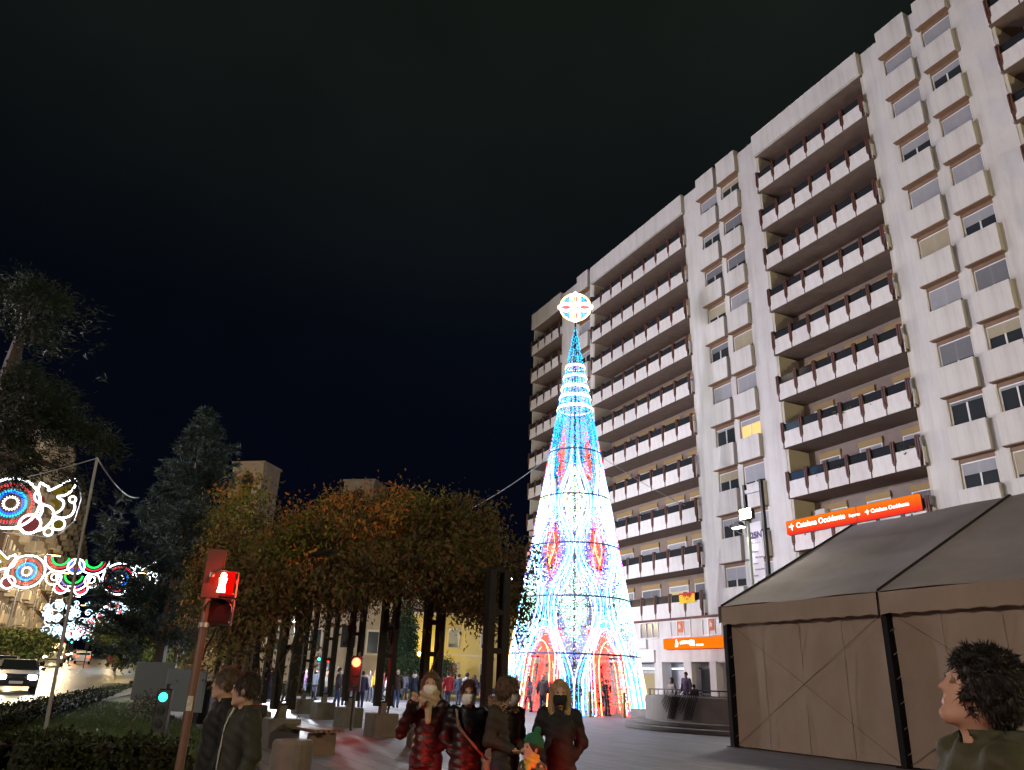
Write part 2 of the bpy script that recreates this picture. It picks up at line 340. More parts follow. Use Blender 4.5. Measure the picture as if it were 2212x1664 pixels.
def clump_tree(name, label, base, trunk_h, c, rad, m, nclump, nleaf, size, cat='tree', group=None, aspect=.55, trunk_r=.14):
    root = empty(name, base); tag(root, label, cat, group)
    P = []
    g = MB()
    if trunk_h: g.tube([(0, 0, 0), (.04, .02, trunk_h * .5), (0, 0, trunk_h), (0, 0, c)], [trunk_r, trunk_r * .8, trunk_r * .65, .03], 7)
    for i in range(nclump):
        u = rng.normal(size=3); u /= np.linalg.norm(u); u *= rng.random() ** .35; q = np.array([0, 0, c]) + u * np.array(rad)
        if trunk_h and i % 3 == 0: g.tube([(0, 0, trunk_h * .9), tuple((q + np.array([0, 0, trunk_h])) / 2), tuple(q)], [trunk_r * .45, trunk_r * .3, .015], 4)
        P.append(q + rng.normal(size=(nleaf, 3)) * np.array(rad) * .2)
    if trunk_h: g.build('trunk', MT['bark'], root)
    V, Fq = cards(np.concatenate(P), size, aspect, .25); link('crown' if trunk_h else 'foliage', np_mesh('crown', V, Fq, m), root)
    return root
def hedge_box(name, label, pts, wd, h, z0=0, n=260):
    root = empty(name, (0, 0, 0)); tag(root, label, 'hedge')
    P = []; g = MB(); K = len(pts)
    for i in range(K - 1):
        a, b = np.array(pts[i], float), np.array(pts[i + 1], float); t = (b - a); Lh = np.linalg.norm(t); t /= Lh; s = np.array([-t[1], t[0]])
        m_ = int(Lh * n)
        u = rng.random(m_) * Lh; v = rng.uniform(-1, 1, m_); zz = rng.random(m_)
        k = rng.integers(0, 3, m_); v = np.where(k == 0, -1, np.where(k == 1, 1, v)); zz = np.where(k == 2, 1, zz)
        und = 1 + .08 * np.sin(u * 2.1 + i) + .05 * np.sin(u * 5.3)
        xy = a[None] + t[None] * u[:, None] + s[None] * (v * wd / 2 * und)[:, None]
        P.append(np.column_stack([xy, z0 + zz * h * und]) + rng.normal(0, .035, (m_, 3)))
        q = [a + s * wd * .42, a - s * wd * .42, b - s * wd * .42, b + s * wd * .42]
        g.add([(*p, z0) for p in q] + [(*p, z0 + h * .9) for p in q], [(4, 5, 6, 7), (0, 1, 5, 4), (1, 2, 6, 5), (2, 3, 7, 6), (3, 0, 4, 7)])
    g.build('branches', mat('hedge_core', (.012, .014, .008), 1), root)
    V, Fq = cards(np.concatenate(P), .085, .6, .0); tag(link('foliage', np_mesh('foliage', V, Fq, MT['hedge']), root), kind='stuff')
    return root

# ================================================================== the large apartment building
BLD = empty('apartment_building', tuple(-EN * DF), EROT)
tag(BLD, 'tall white apartment block with long balconies and stepped bay windows', 'building')
FL = 2.878; Z0 = 5.6; TOP = 36.0; BAND = Z0 + FL * 10
BLOCKS = [(55.3, 61.0, 4), (37.5, 50.1, 8), (21.7, 30.1, 6), (6.3, 14.75, 6)]        # balcony stacks (far to near) and panels
COLS = [(50.1, 55.3, [(50.55, 52.35)]), (30.1, 37.5, [(31.8, 33.62), (33.97, 35.8)]), (14.75, 21.7, [(16.4, 18.06), (18.6, 20.36)])]
WQ = -.28
wl = MB()
for a, b, wins in COLS:                    # piers between the window stacks
    xs = [a] + [v for ww in wins for v in ww] + [b]
    for i in range(0, len(xs), 2): wl.box(xs[i], xs[i + 1], -1.3, WQ, 2.9, TOP - .15)
    for (p, q) in wins: wl.box(p, q, -1.4, -.62, 2.9, TOP - .3)
for a, b, n in BLOCKS:
    wl.box(a, b, -14, -1.95, 2.9, TOP - .1)
    wl.box(a + .003, b - .003, -1.95, -.02, BAND + .02, TOP - .004)
wl.box(6.35, 60.95, -13.9, -2.0, 2.9, TOP - .4)
wl.box(6.3, 61.0, -1.9, -.12, 2.95, Z0 - .10)         # mezzanine front
wl.build('wall', MT['white'], BLD)
for a, b, n in BLOCKS:
    MB().box(a - .001, b + .001, -.16, .0, BAND, TOP).build('parapet_band', MT['white'], BLD)
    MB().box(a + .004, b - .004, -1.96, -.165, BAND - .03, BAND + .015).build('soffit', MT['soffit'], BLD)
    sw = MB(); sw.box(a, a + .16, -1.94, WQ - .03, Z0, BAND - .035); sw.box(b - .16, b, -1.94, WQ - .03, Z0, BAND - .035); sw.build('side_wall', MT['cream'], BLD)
    MB().box(a + .162, b - .162, -1.945, -1.9, Z0 + .16, BAND - .04).build('rear_cladding', MT['tile'], BLD)
# shared pieces of the window bays
def bay_box_mesh(wd, h):
    g = MB(); g.box(0, wd, -.61, 0, 0, h); return g.mesh('spandrel_box', MT['white'])
def window_meshes(wd, h):
    fr = MB(); t = .07
    fr.box(0, wd, -.04, .04, 0, t); fr.box(0, wd, -.04, .04, h - t, h); fr.box(0, t, -.04, .04, t, h - t); fr.box(wd - t, wd, -.04, .04, t, h - t); fr.box(wd / 2 - t / 2, wd / 2 + t / 2, -.035, .035, t, h - t)
    pn = MB(); pn.box(t, wd - t, -.012, .0, t, h - t)
    return fr.mesh('window', MT['alu']), pn.mesh('pane', MT['pane'])
curt = {}
def blind_mesh(wd, drop, mt='blind'):
    k = (round(wd, 2), round(drop, 2), mt)
    if k not in curt:
        g = MB(); n = max(2, int(drop / .06))
        for i in range(n):
            z1 = -i * drop / n; z0 = z1 - drop / n + .008; g.box(.07, wd - .07, -.005, .022, z0, z1)
        curt[k] = g.mesh('blind', MT[mt])
    return curt[k]
def curtain_mesh(wd, h):
    k = ('c', round(wd, 2), round(h, 2))
    if k not in curt:
        g = MB(); n = 26; vs = []
        for i in range(n + 1):
            x = .08 + (wd - .16) * i / n; y = -.1 + .03 * math.sin(i * 1.9); vs += [(x, y, .08), (x, y, h - .08)]
        g.add(vs, [(2 * i, 2 * i + 2, 2 * i + 3, 2 * i + 1) for i in range(n)]); curt[k] = g.mesh('curtain', MT['curtain'])
    return curt[k]
wcache = {}
warm_in = emit('warm_room_light', (1, .62, .22), 1.3); warm_in2 = emit('pale_room_light', (1, .85, .5), .7)
def place_window(x, q, z, wd, h, drop, lit=None, curtain=False, frame=True, parent=BLD):
    k = (round(wd, 2), round(h, 2))
    if k not in wcache: wcache[k] = window_meshes(wd, h)
    fm, pm = wcache[k]
    o = link('window', fm, parent, (x, q, z)); p = link('pane', pm, o)
    if lit: p.material_slots[0].link = 'OBJECT'; p.material_slots[0].material = lit
    if drop > .05: link('blind', blind_mesh(wd, min(drop, h - .1), random.choice(['blind', 'blind', 'blind2', 'blind3', 'blind'])), o, (0, .02, h - .06))
    if curtain and not lit: link('curtain', curtain_mesh(wd, h), o, (0, .07, 0))
    return o
hoodc = {}
for ci, (a, b, wins) in enumerate(COLS):
    for wi, (p, q) in enumerate(wins):
        wd = q - p; bm = bay_box_mesh(wd, 1.42); bmt = bay_box_mesh(wd, TOP - BAND + .12)
        hm = MB().box(-.02, wd + .05, -.60, .025, 0, .05).mesh('lintel_board', MT['hood'])
        jm = MB().box(0, .05, -.60, -.29, 0, FL - 1.48).mesh('jamb', MT['cream'])
        for k in range(11):
            zb = Z0 + FL * k                    # spandrel, window above it, then the lintel board
            if k < 10 or True:
                if k <= 9 or k == 10:
                    pass
            if k == 10:
                link('spandrel_box', bmt, BLD, (p, 0, BAND + .02)); continue
            link('spandrel_box', bm, BLD, (p, 0, zb)); link('lintel_board', hm, BLD, (p, 0, zb + FL - .055))
            link('jamb', jm, BLD, (p + .002, 0, zb + 1.422)); link('jamb', jm, BLD, (q - .052, 0, zb + 1.422))
            lb = MB().box(.055, wd - .055, -.50, -.33, 0, .17)
            if ('lb', wd) not in hoodc: hoodc[('lb', wd)] = lb.mesh('shutter_box', MT['hood'])
            link('shutter_box', hoodc[('lb', wd)], BLD, (p, 0, zb + FL - .23))
            r = random.random(); lit = warm_in if (ci == 1 and wi == 0 and k == 3) else None
            drop = .3 if lit else (.95 if r < .45 else random.choice([.12, .35, .5, .7]))
            place_window(p + .055, -.42, zb + 1.425, wd - .11, FL - 1.66, drop, lit, curtain=random.random() < .6)
# balconies
gl = {}
def bal_meshes(pw):
    k = round(pw, 3)
    if k in gl: return gl[k]
    pan = MB(); pan.bevbox(.02, pw - .02, -.05, 0, .0, .93, .006)
    gls = MB(); gls.box(.05, pw - .05, -.10, -.085, .93, 1.36); gls.box(.0, pw, -.13, -.06, 1.365, 1.41)
    gl[k] = (pan.mesh('panel', MT['panel']), gls.mesh('railing', MT['blackglass']))
    return gl[k]
pst = MB(); pst.box(-.095, -.02, -.02, .06, .42, 1.48); pst.box(.02, .095, -.02, .06, .42, 1.48); pst.box(-.075, .075, -.14, .05, 1.44, 1.5); pst.box(-.05, .05, -.02, .07, .30, .5); pst.box(-.012, .012, -.03, .035, -.02, .42)
pstm = pst.mesh('post', MT['post'])
acm_b = MB(); acm_b.bevbox(0, .85, -.32, 0, 0, .6, .03); acm_b = acm_b.mesh('air_conditioner', mat('ac_white', (.62, .62, .6), .5, .1, 3))
acf = MB(); acf.lathe([(.21, 0), (.21, .012), (.03, .02)], 16); acfm = acf.mesh('fan_grille', MT['dark'])
lampm = MB(); lampm.lathe([(.05, 0), (.1, .05), (.12, .22), (.02, .32)], 8); lampm = lampm.mesh('wall_lantern', mat('lantern_white', (.5, .5, .48), .5))
potcol = [mat('balcony_plant', (.05, .1, .03), .7, island=[(.03, .06, .015), (.06, .1, .03), (.2, .03, .03)])]
for bi, (a, b, n) in enumerate(BLOCKS):
    pw = (b - a - .36) / n; pan, gls = bal_meshes(pw)
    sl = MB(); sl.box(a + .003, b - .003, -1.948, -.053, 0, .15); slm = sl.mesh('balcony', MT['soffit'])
    rt = MB(); rt.box(0, .05, -.50, -.052, .0, .93); rtm = rt.mesh('end_panel', MT['panel'])
    wn = [(.07, .16), (.28, .16), (.52, .17), (.77, .16)] if n == 8 else [(.06, .2), (.40, .17), (.72, .165)] if n == 6 else [(.15, .25), (.6, .25)]
    for k in range(10):
        zb = Z0 + FL * k
        B_ = link('balcony', slm, BLD, (0, 0, zb))
        for i in range(n):
            x = a + .18 + i * pw
            link('panel', pan, B_, (x, 0, 0)); link('railing', gls, B_, (x, 0, 0))
        for i in range(n + 1): link('post', pstm, B_, (a + .18 + i * pw, 0, 0))
        link('end_panel', rtm, B_, (a + .01, 0, 0)); link('end_panel', rtm, B_, (b - .06, 0, 0))
        for wi, (f0, fw) in enumerate(wn):
            x = a + (b - a) * f0; wd = (b - a) * fw
            litp = warm_in2 if (bi == 2 and k == 3 and wi == 1) or (bi == 1 and k == 0 and wi == 1) else None
            W_ = place_window(x, -1.86, zb + .17, wd, 2.1, random.choice([.9, 1.4, 1.9, 1.9, .5]) if not litp else .3, litp, curtain=random.random() < .5)
            key = ('oc', round(wd, 2))
            if key not in hoodc: hoodc[key] = MB().box(-.03, wd + .03, -.035, .07, 2.105, 2.42).mesh('shutter_box', MT['ochre'])
            link('shutter_box', hoodc[key], W_)
        if random.random() < .38:
            A_ = link('air_conditioner', acm_b, B_, (a + (b - a) * random.choice([.45, .69, .9]) - .3, -1.5, random.choice([1.75, 1.3])))
        if random.random() < .5 and bi in (1, 2): link('wall_lantern', lampm, B_, (a + (b - a) * random.choice([.25, .48, .7]), -1.82, 1.9))
        if (bi == 2 and k in (1, 2, 3)) or (bi == 1 and k in (5, 8)):
            Pq = np.column_stack([rng.uniform(a + .3, b - .3, 500), rng.uniform(-.16, .02, 500), rng.uniform(.8, 1.12, 500)])
            ph = np.sin(Pq[:, 0] * 3.1 + k) + np.sin(Pq[:, 0] * 1.3 + 2 * k); Pq = Pq[ph > .4]
            V, Fq = cards(Pq, .13, .6, .3); link('planting', np_mesh('planting', V, Fq, potcol[0]), B_)
# first floor slab edge and the mezzanine under it
MB().box(6.3, 61.02, -1.9, .07, Z0 - .13, Z0 - .012).build('slab_edge', MT['slabred'], BLD)
def mezz_window(x, z, wd, h, poster=False):
    o = MB(); t = .06; o.box(0, wd, -.08, .05, 0, t); o.box(0, wd, -.08, .05, h - t, h)
    for i in range(4):
        xx = (wd - t) * i / 3; o.box(xx, xx + t, -.08, .05, t, h - t)
    W_ = o.build('window', MT['alu'], BLD, (x, -.10, z))
    for i in range(3):
        x0 = (wd - t) * i / 3 + t; x1 = (wd - t) * (i + 1) / 3
        MB().box(x0, x1, -.03, -.015, t, h - t).build('pane', mat('office_glass', (.16, .16, .18), .15) if not poster else mat('frosted_glass', (.45, .45, .48), .3), W_)
    return W_
pz = 4.42
mezz_window(42.15, pz, 2.0, 1.02); W1 = mezz_window(38.9, pz, 2.0, 1.0, True); W2 = mezz_window(36.1, pz, 1.75, 1.0, True); mezz_window(45.3, pz, 2.0, 1.02); mezz_window(24, pz, 2.2, 1.0)
def text_mesh(txt, size, m, ext=.006, name='lettering', align='LEFT', bold=.0, shear=0):
    c = bpy.data.curves.new(name, 'FONT'); c.body = txt; c.size = size; c.extrude = ext; c.align_x = align; c.offset = bold; c.shear = shear; c.resolution_u = 3
    o = bpy.data.objects.new(name, c); COL.objects.link(o); dg = bpy.context.evaluated_depsgraph_get()
    me = bpy.data.meshes.new_from_object(o.evaluated_get(dg)); COL.objects.unlink(o); bpy.data.objects.remove(o); bpy.data.curves.remove(c)
    me.materials.clear(); me.materials.append(m); me.name = name; return me
FACE = (PI / 2, 0, PI)                        # text upright on a facade, read from the square
whitel = emit('white_sign_letter', (1, .97, .9), 2.2); org = emit('orange_sign_face', (1, .19, .005), 1.15)
pm = mat('orange_poster', (.55, .13, .04), .6); pw_ = mat('poster_white', (.75, .72, .7), .6)
for W_, wd in ((W1, 2.0), (W2, 1.75)):
    P_ = MB().box(wd * .34, wd * .62, .052, .06, .28, .94).build('poster', pm, W_)
    link('logo', text_mesh('h', .42, pw_, .003, 'logo', bold=.012, shear=.2), P_, (wd * .58, .066, .5), rot=FACE)
# ground floor: pillars, shop fronts, doors
for x, wd in ((6.3, .8), (12, .8), (18, .8), (24, .8), (30, .8), (33.6, .7), (36.9, .55), (39.1, .75), (42.0, .8), (46.2, .8), (50.4, .8), (54.6, .8), (60.2, .8)):
    MB().box(x, x + wd, -.9, -.14, 0, 2.95).build('pillar', MT['white'], BLD)
sw = MB(); sw.box(6.3, 61, -1.5, -1.3, 0, 2.92); sw.build('shop_wall', mat('shop_wall', (.42, .40, .40), .7, .2, 1), BLD)
cool = emit('shop_light', (.55, .75, 1), 6); coolp = emit('shop_window_glow', (.8, .9, 1), 2.0); wint = emit('shop_interior', (1, .8, .5), .5)
MB().box(39.95, 40.6, -1.26, -1.25, .1, 2.2).build('lit_doorway', coolp, BLD)
MB().box(39.9, 41.9, -.9, -.86, 2.55, 2.62).build('tube_light', cool, BLD); MB().box(42.9, 46.1, -.9, -.86, 2.55, 2.62).build('tube_light', cool, BLD)
MB().box(42.9, 46.0, -1.28, -1.26, .3, 2.3).build('shop_window', wint, BLD)
dr = MB()
for i in range(9): dr.box(37.5 + i * .17, 37.53 + i * .17, -.72, -.69, .05, 2.6)
dr.box(37.45, 39.05, -.73, -.68, .05, .12); dr.box(37.45, 39.05, -.73, -.68, 2.55, 2.65); dr.box(37.45, 39.05, -.73, -.68, 1.1, 1.2); dr.build('door_grille', MT['dark'], BLD)
MB().box(37.45, 39.08, -.95, -.9, .02, 2.66).build('glass_door', MT['pane'], BLD)
MB().box(42.6, 44.6, -.12, .02, 2.95, 3.7).build('blank_sign_board', MT['alu'], BLD); MB().box(43.4, 45.0, -.12, .05, 3.8, 4.35).build('blank_sign_board', MT['alu'], BLD)

# ---- signs on the facade
def local(x, q, z): p = EX * x - EN * (DF - q); return (float(p[0]), float(p[1]), z)
def grad_emit(name, c0, c1, z0, z1, s):
    m = emit(name, c0, s); t = m.node_tree; tcn = t.nodes.new('ShaderNodeTexCoord'); sp = t.nodes.new('ShaderNodeSeparateXYZ'); rp = t.nodes.new('ShaderNodeValToRGB'); mr = t.nodes.new('ShaderNodeMapRange')
    mr.inputs[1].default_value = z0; mr.inputs[2].default_value = z1; rp.color_ramp.elements[0].color = (*c0, 1); rp.color_ramp.elements[1].color = (*c1, 1)
    t.links.new(tcn.outputs['Object'], sp.inputs[0]); t.links.new(sp.outputs['Z'], mr.inputs[0]); t.links.new(mr.outputs[0], rp.inputs[0])
    em = [n for n in t.nodes if n.type == 'EMISSION'][0]; t.links.new(rp.outputs[0], em.inputs[0]); return m
sgm = grad_emit('backlit_red_orange', (.95, .035, .02), (1, .20, .01), 0, .66, 1.0)
sg = empty('illuminated_sign', local(22.1, .12, 9.33), EROT); tag(sg, 'long orange illuminated sign with white company lettering on a balcony front', 'sign')
f_ = MB(); f_.box(3.42, 7.95, 0, .2, 0, .72); f_.build('sign_face', sgm, sg); f_ = MB(); f_.box(0, 3.36, 0, .2, 0, .72); f_.build('sign_face', sgm, sg)
fr = MB(); fr.box(-.03, 7.98, -.06, -.004, -.03, .75); fr.box(3.365, 3.415, -.003, .19, .0, .72); fr.build('sign_frame', MT['post'], sg)
def bird_logo(s):
    g = MB(); P = [(0, .10), (.42, .22), (.62, .5), (.62, .2), (1.0, .16), (.74, -.02), (.62, -.5), (.42, -.06)]
    n = len(P); g.add([(x * s, 0, z * s) for x, z in P] + [(x * s, .01, z * s) for x, z in P], [tuple(range(n)), tuple(range(2 * n - 1, n - 1, -1))]); return g.mesh('logo', whitel)
link('lettering', text_mesh('Catalana Occidente', .40, whitel, .006, bold=.008), sg, (7.25, .21, .26), rot=FACE)
link('lettering', text_mesh('Seguros', .21, whitel, .006, bold=.004), sg, (3.42 + .42, .215, .27), rot=FACE)
link('logo', bird_logo(.42), sg, (7.8, .215, .36), rot=(0, 0, PI))
link('lettering', text_mesh('Catalana Occidente', .26, whitel, .006, bold=.006), sg, (2.55, .21, .27), rot=FACE)
link('logo', bird_logo(.3), sg, (2.92, .215, .34), rot=(0, 0, PI))
s2 = empty('illuminated_sign', local(36.0, .06, 3.70), EROT); tag(s2, 'bright orange illuminated shop sign with white lettering above the ground floor', 'sign')
MB().box(0, 5.3, -.1, .16, 0, .62).build('sign_face', org, s2); f_ = MB(); f_.box(-.04, 5.34, -.12, -.102, -.04, .66); f_.build('sign_frame', mat('sign_rim_red', (.4, .05, .02), .5), s2)
link('logo', text_mesh('h', .56, whitel, .006, 'logo', bold=.03, shear=.25), s2, (4.12, .17, .14), rot=FACE)
st = MB(); x = 3.62                           # the lettering is burnt out in the light: a row of upright strokes
for i, (wd_, z0_, z1_) in enumerate([(.07, .25, .42), (.13, .27, .47), (.06, .26, .5), (.15, .28, .47), (.07, .28, .48), (.12, .26, .46), (.13, .16, .5), (.06, .15, .52), (.14, .15, .48)]):
    st.prism([(x - wd_, z0_), (x, z0_), (x + .02, z1_), (x - wd_ + .02, z1_)], .161, .17); x -= wd_ + .055
st.build('lettering', whitel, s2)
st = MB(); x = 2.12
for wd_ in (.09, .07, .1, .08, .1, .07): st.box(x - wd_, x, .161, .17, .14, .25); x -= wd_ + .03
st.build('lettering', whitel, s2)
# flag hung over a balcony railing
fl = MB(); nn = 10; vs = []; fs = []
for i in range(nn + 1):
    for j in range(7): vs.append((1.5 * i / nn, .05 + .03 * math.sin(i * 1.3 + j * .5), -.62 * j / 6))
for i in range(nn):
    for j in range(6): fs.append((i * 7 + j, i * 7 + j + 1, (i + 1) * 7 + j + 1, (i + 1) * 7 + j))
fl.add(vs, fs)
fm_ = [mat('flag_yellow', (.75, .5, .02), .8), mat('flag_red', (.5, .03, .02), .8)]
fl.m = [1 if (j < 1 or (j < 4 and abs(i - 4.5) < 4.5 - j)) else 0 for i in range(nn) for j in range(6)]
ft = empty('flag', local(38.1, .08, Z0 + 1.42), EROT); fl.build('cloth', fm_, ft); tag(ft, 'red and yellow flag draped over the lowest balcony railing', 'flag')
cm = MB(); cm.prism([(-.16, 0), (.16, 0), (.2, .16), (.08, .08), (0, .2), (-.08, .08), (-.2, .16)], 0, .01); cm.build('crown_emblem', fm_[0], ft, (.72, .1, -.36))
# ================================================================== the tree of lights
TC = at(1240, 1500, 44); TC = np.array([TC[0], TC[1], 0.]); TH, TR = 22.93, 4.0
tdir = TC[:2] / np.linalg.norm(TC[:2]); TROT = math.atan2(-tdir[1], -tdir[0])         # local +x looks at the camera
TREE = empty('light_tree', tuple(TC), TROT)
tag(TREE, 'tall cone shaped Christmas tree made of coloured lights in the square', 'christmas tree')
def cp(th, z, dr=0):                           # th in degrees, 0 faces the camera, positive to its right
    r = TR * (1 - z / TH) + dr; a = math.radians(th); return (r * math.cos(a), r * math.sin(a), z)
LIT = dict(white=emit('led_white', (.62, .82, 1), 5.0), yellow=emit('led_warm', (1, .70, .25), 7), cyan=emit('led_cyan_strip', (.10, .62, 1), 4.5),
    blue=emit('led_blue_strip', (.12, .18, 1), 5))
DOT = dict(cyan=emit('led_cyan', (.012, .40, .74), 3.6, False), blue=emit('led_blue', (.07, .09, .95), 5.5, False), red=emit('led_red', (1, .05, .035), 4.5, False),
    mint=emit('led_mint', (.48, .92, .76), 3.2, False), white=emit('led_white_dot', (.85, .88, 1), 5, False), violet=emit('led_violet', (.42, .30, 1), 4, False))
dkm = MT['dark']
ROWS = [(-1, 1.2), (0, 5.45), (1, 8.55), (2, 11.05), (3, 14.2), (4, 17.0)]
def tz(z): return float(np.interp(z, [r[1] for r in ROWS], [r[0] for r in ROWS]))
def wob(z): return 15 + 10 * math.cos(PI * max(tz(z), -1))
class Strips:
    def __init__(s, nm, key): s.nm, s.key = nm, key
    def tube(s, *a, **k): MB().tube(*a, **k).build(s.nm, LIT[s.key], TREE)
strips = {k: Strips('light_strip', k) for k in LIT}
def strip(col, f, z0, z1, n=26, r=.027, dr=.0): strips[col].tube([cp(f(z), z, dr) for z in np.linspace(z0, z1, n)], r, 4, caps=False)
for j in range(6):
    c = 60 * j
    for sg_ in (-1, 1):
        for dl, col, r, top in ((-5.0, 'white', .025, 13.3), (-1.8, 'cyan', .012, 14.2), (1.6, 'white', .025, 14.4), (4.6, 'cyan', .011, 12.4)):
            strip(col, lambda z: c + sg_ * (wob(z) + dl * (1 - .3 * z / 14)), .05, top, 60, r, random.uniform(-.03, .03))
def eye(col, c, wd, z0, z1, r=.026, dr=.02, p=1.25, skew=0):
    zm = (z0 + z1) / 2; hh = (z1 - z0) / 2
    L = [cp(c + wd * (1 - abs((z - zm) / hh) ** 1.5) ** p, z, dr) for z in np.linspace(z0, z1, 22)]
    Rr = [cp(c - wd * (1 - abs((z - zm) / hh) ** 1.5) ** p, z, dr) for z in np.linspace(z1, z0, 22)][1:-1]
    strips[col].tube(L + Rr, r, 4, closed=True)
def in_eye(th, z, c, wd, z0, z1, p=1.25):
    zm = (z0 + z1) / 2; hh = (z1 - z0) / 2
    if not z0 < z < z1: return False
    return abs(th - c) < wd * (1 - abs((z - zm) / hh) ** 1.5) ** p
EYES = []
for j in range(6):
    c = 60 * j
    for (cc, wd, z0, z1, outs, fill) in (
        (c, 16.5, 3.4, 7.6, (('yellow', 0, .028), ('white', 2.6, .014)), 'mint'), (c, 9.5, 4.4, 6.7, (('yellow', 0, .014),), 'mint'),
        (c, 14.5, 9.4, 12.9, (('yellow', 0, .028), ('white', 2.4, .014)), 'mint'), (c, 8, 10.1, 12.1, (('yellow', 0, .012),), 'mint'),
        (c + 30, 11, 6.8, 10.3, (('yellow', 0, .028), ('white', 3.4, .018)), 'red'), (c + 30, 5, 7.4, 9.4, (('yellow', 0, .010),), 'red'),
        (c + 30, 8.5, 12.4, 15.7, (('yellow', 0, .015),), 'red')):
        for col, ex, r in outs: eye(col, cc, wd + ex, z0 - ex * .08, z1 + ex * .08, r)
        EYES.append((cc, wd, z0, z1, fill))
    # pointed arches over the six doorways
    ca = c + 30
    for hw, zt, zs, col, r in ((19, 4.55, 2.7, 'white', .017), (17, 4.35, 2.6, 'cyan', .014), (14.5, 4.1, 2.4, 'yellow', .02), (10.5, 3.5, 2.0, 'yellow', .015)):
        pts = [cp(ca - hw, z, .03) for z in np.linspace(.05, zs, 6)]
        for t in np.linspace(.06, 1, 12): pts.append(cp(ca - hw * math.cos(t * PI / 2) ** .8 if t < 1 else ca, zs + (zt - zs) * math.sin(t * PI / 2) ** 1.0 * (.82 + .18 * t), .03))
        rp = [cp(2 * ca - math.degrees(math.atan2(p[1], p[0])), p[2], .03) for p in pts[::-1][1:]]
        strips[col].tube(pts + rp, r, 4, caps=False)
for z, col in ((19.8, 'yellow'), (19.1, 'white'), (18.38, 'yellow'), (17.74, 'white'), (17.0, 'yellow')):
    for dz, rr in ((0, .034), (.13, .016)):
        strips[col].tube([cp(t, z + dz, .06) for t in range(0, 360, 12)], rr, 5, closed=True)
# the little lamps that fill the fields
oc = np.array([(1, 0, 0), (-1, 0, 0), (0, 1, 0), (0, -1, 0), (0, 0, 1), (0, 0, -1)], np.float32)
of = np.array([(0, 2, 4), (2, 1, 4), (1, 3, 4), (3, 0, 4), (2, 0, 5), (1, 2, 5), (3, 1, 5), (0, 3, 5)])
dots = {k: [] for k in DOT}
eyes_by = EYES
for i in range(46000):
    z = TH * (1 - math.sqrt(random.random())) * 1.0
    if z > 22.6: continue
    th = random.uniform(-180, 180); t6 = (th + 360) % 60; c30 = abs(t6 - 30); k = None
    if z > 20.0: k = 'cyan' if random.random() < .7 else None
    elif z > 16.3: k = 'cyan' if random.random() < .75 else 'violet'
    else:
        f0 = t6 if t6 < 30 else t6 - 60
        for cc, wd, z0, z1, fill in eyes_by[:7]:
            f = f0 if cc == 0 else t6
            if in_eye(f, z, cc, wd, z0, z1): k = fill if random.random() < .8 else 'none'
        if k is None:
            d = abs(abs(f0) - wob(z))
            if z > 13.2: k = 'cyan' if random.random() < .78 else 'blue'
            elif z < 2.9 and c30 < 14.5:
                k = 'red' if c30 > 8 else None
            elif z < 4.2 and c30 < 14 * (1 - max(0, z - 2.4) / 1.9): k = 'red' if (z > 2.4 or c30 > 9.5) else None
            elif c30 < 20 and 6.2 < z < 11: k = random.choice(['blue', 'violet', 'blue', 'blue', 'white'])
            elif d < 6: k = random.choice(['cyan', 'cyan', 'blue']) if random.random() < .45 else None
            else: k = random.choice(['blue', 'violet', 'blue', 'cyan', 'blue', 'white']) if random.random() < .42 else None
    if k is None or k == 'none': continue
    dots[k].append((*cp(th, z, random.uniform(-.05, .04)), random.uniform(.022, .036) * (1.1 if k in ('red', 'mint') else 1)))
# inner curtain of red lamps behind the doorways
for j in range(6):
    for i in range(1700):
        z = random.uniform(.15, 4.2); a = 60 * j + 30 + random.uniform(-13, 13)
        if (z < 2.5 and abs(a - 60 * j - 30) < 6.5): continue
        p = cp(a, z, -.9); dots['red'].append((*p, .028))
for k, L in dots.items():
    L = np.array(L, np.float32); V = (L[:, None, :3] + oc[None] * L[:, None, 3:]).reshape(-1, 3); Fq = (of[None] + 6 * np.arange(len(L))[:, None, None]).reshape(-1, 3)
    tag(link('led_lamps', np_mesh('led_lamps', V, Fq, DOT[k]), TREE), kind='stuff')
# frame: hoops, ribs and mesh wires
fbs = mat('frame_blue_steel', (.03, .04, .12), .5)
for z in (2.87, 5.76, 8.61, 11.43, 14.2, 17.0, 19.8): MB().tube([cp(t, z, .03) for t in range(0, 360, 10)], .05, 5, closed=True).build('frame_hoop', fbs, TREE)
fr = MB()
for j in range(12): fr.tube([cp(30 * j + 15, 0, -.08), cp(30 * j + 15, TH * .98, -.05)], .02, 4)
fr.build('frame_ribs', dkm, TREE)
fr = MB()
for z in np.arange(.4, 13, .42): fr.tube([cp(t, z, -.06) for t in range(0, 360, 12)], .008, 3, closed=True)
for j in range(72): fr.tube([cp(5 * j, 0.02, -.06), cp(5 * j, 13, -.06)], .007, 3)
fr.build('wire_mesh', MT['steel'], TREE)
mt_ = MB(); mt_.tube([(0, 0, 20), (0, 0, 25.0)], .05, 6); mt_.tube([(0, 0, 0), (0, 0, 20)], .07, 8); mt_.build('mast', dkm, TREE)
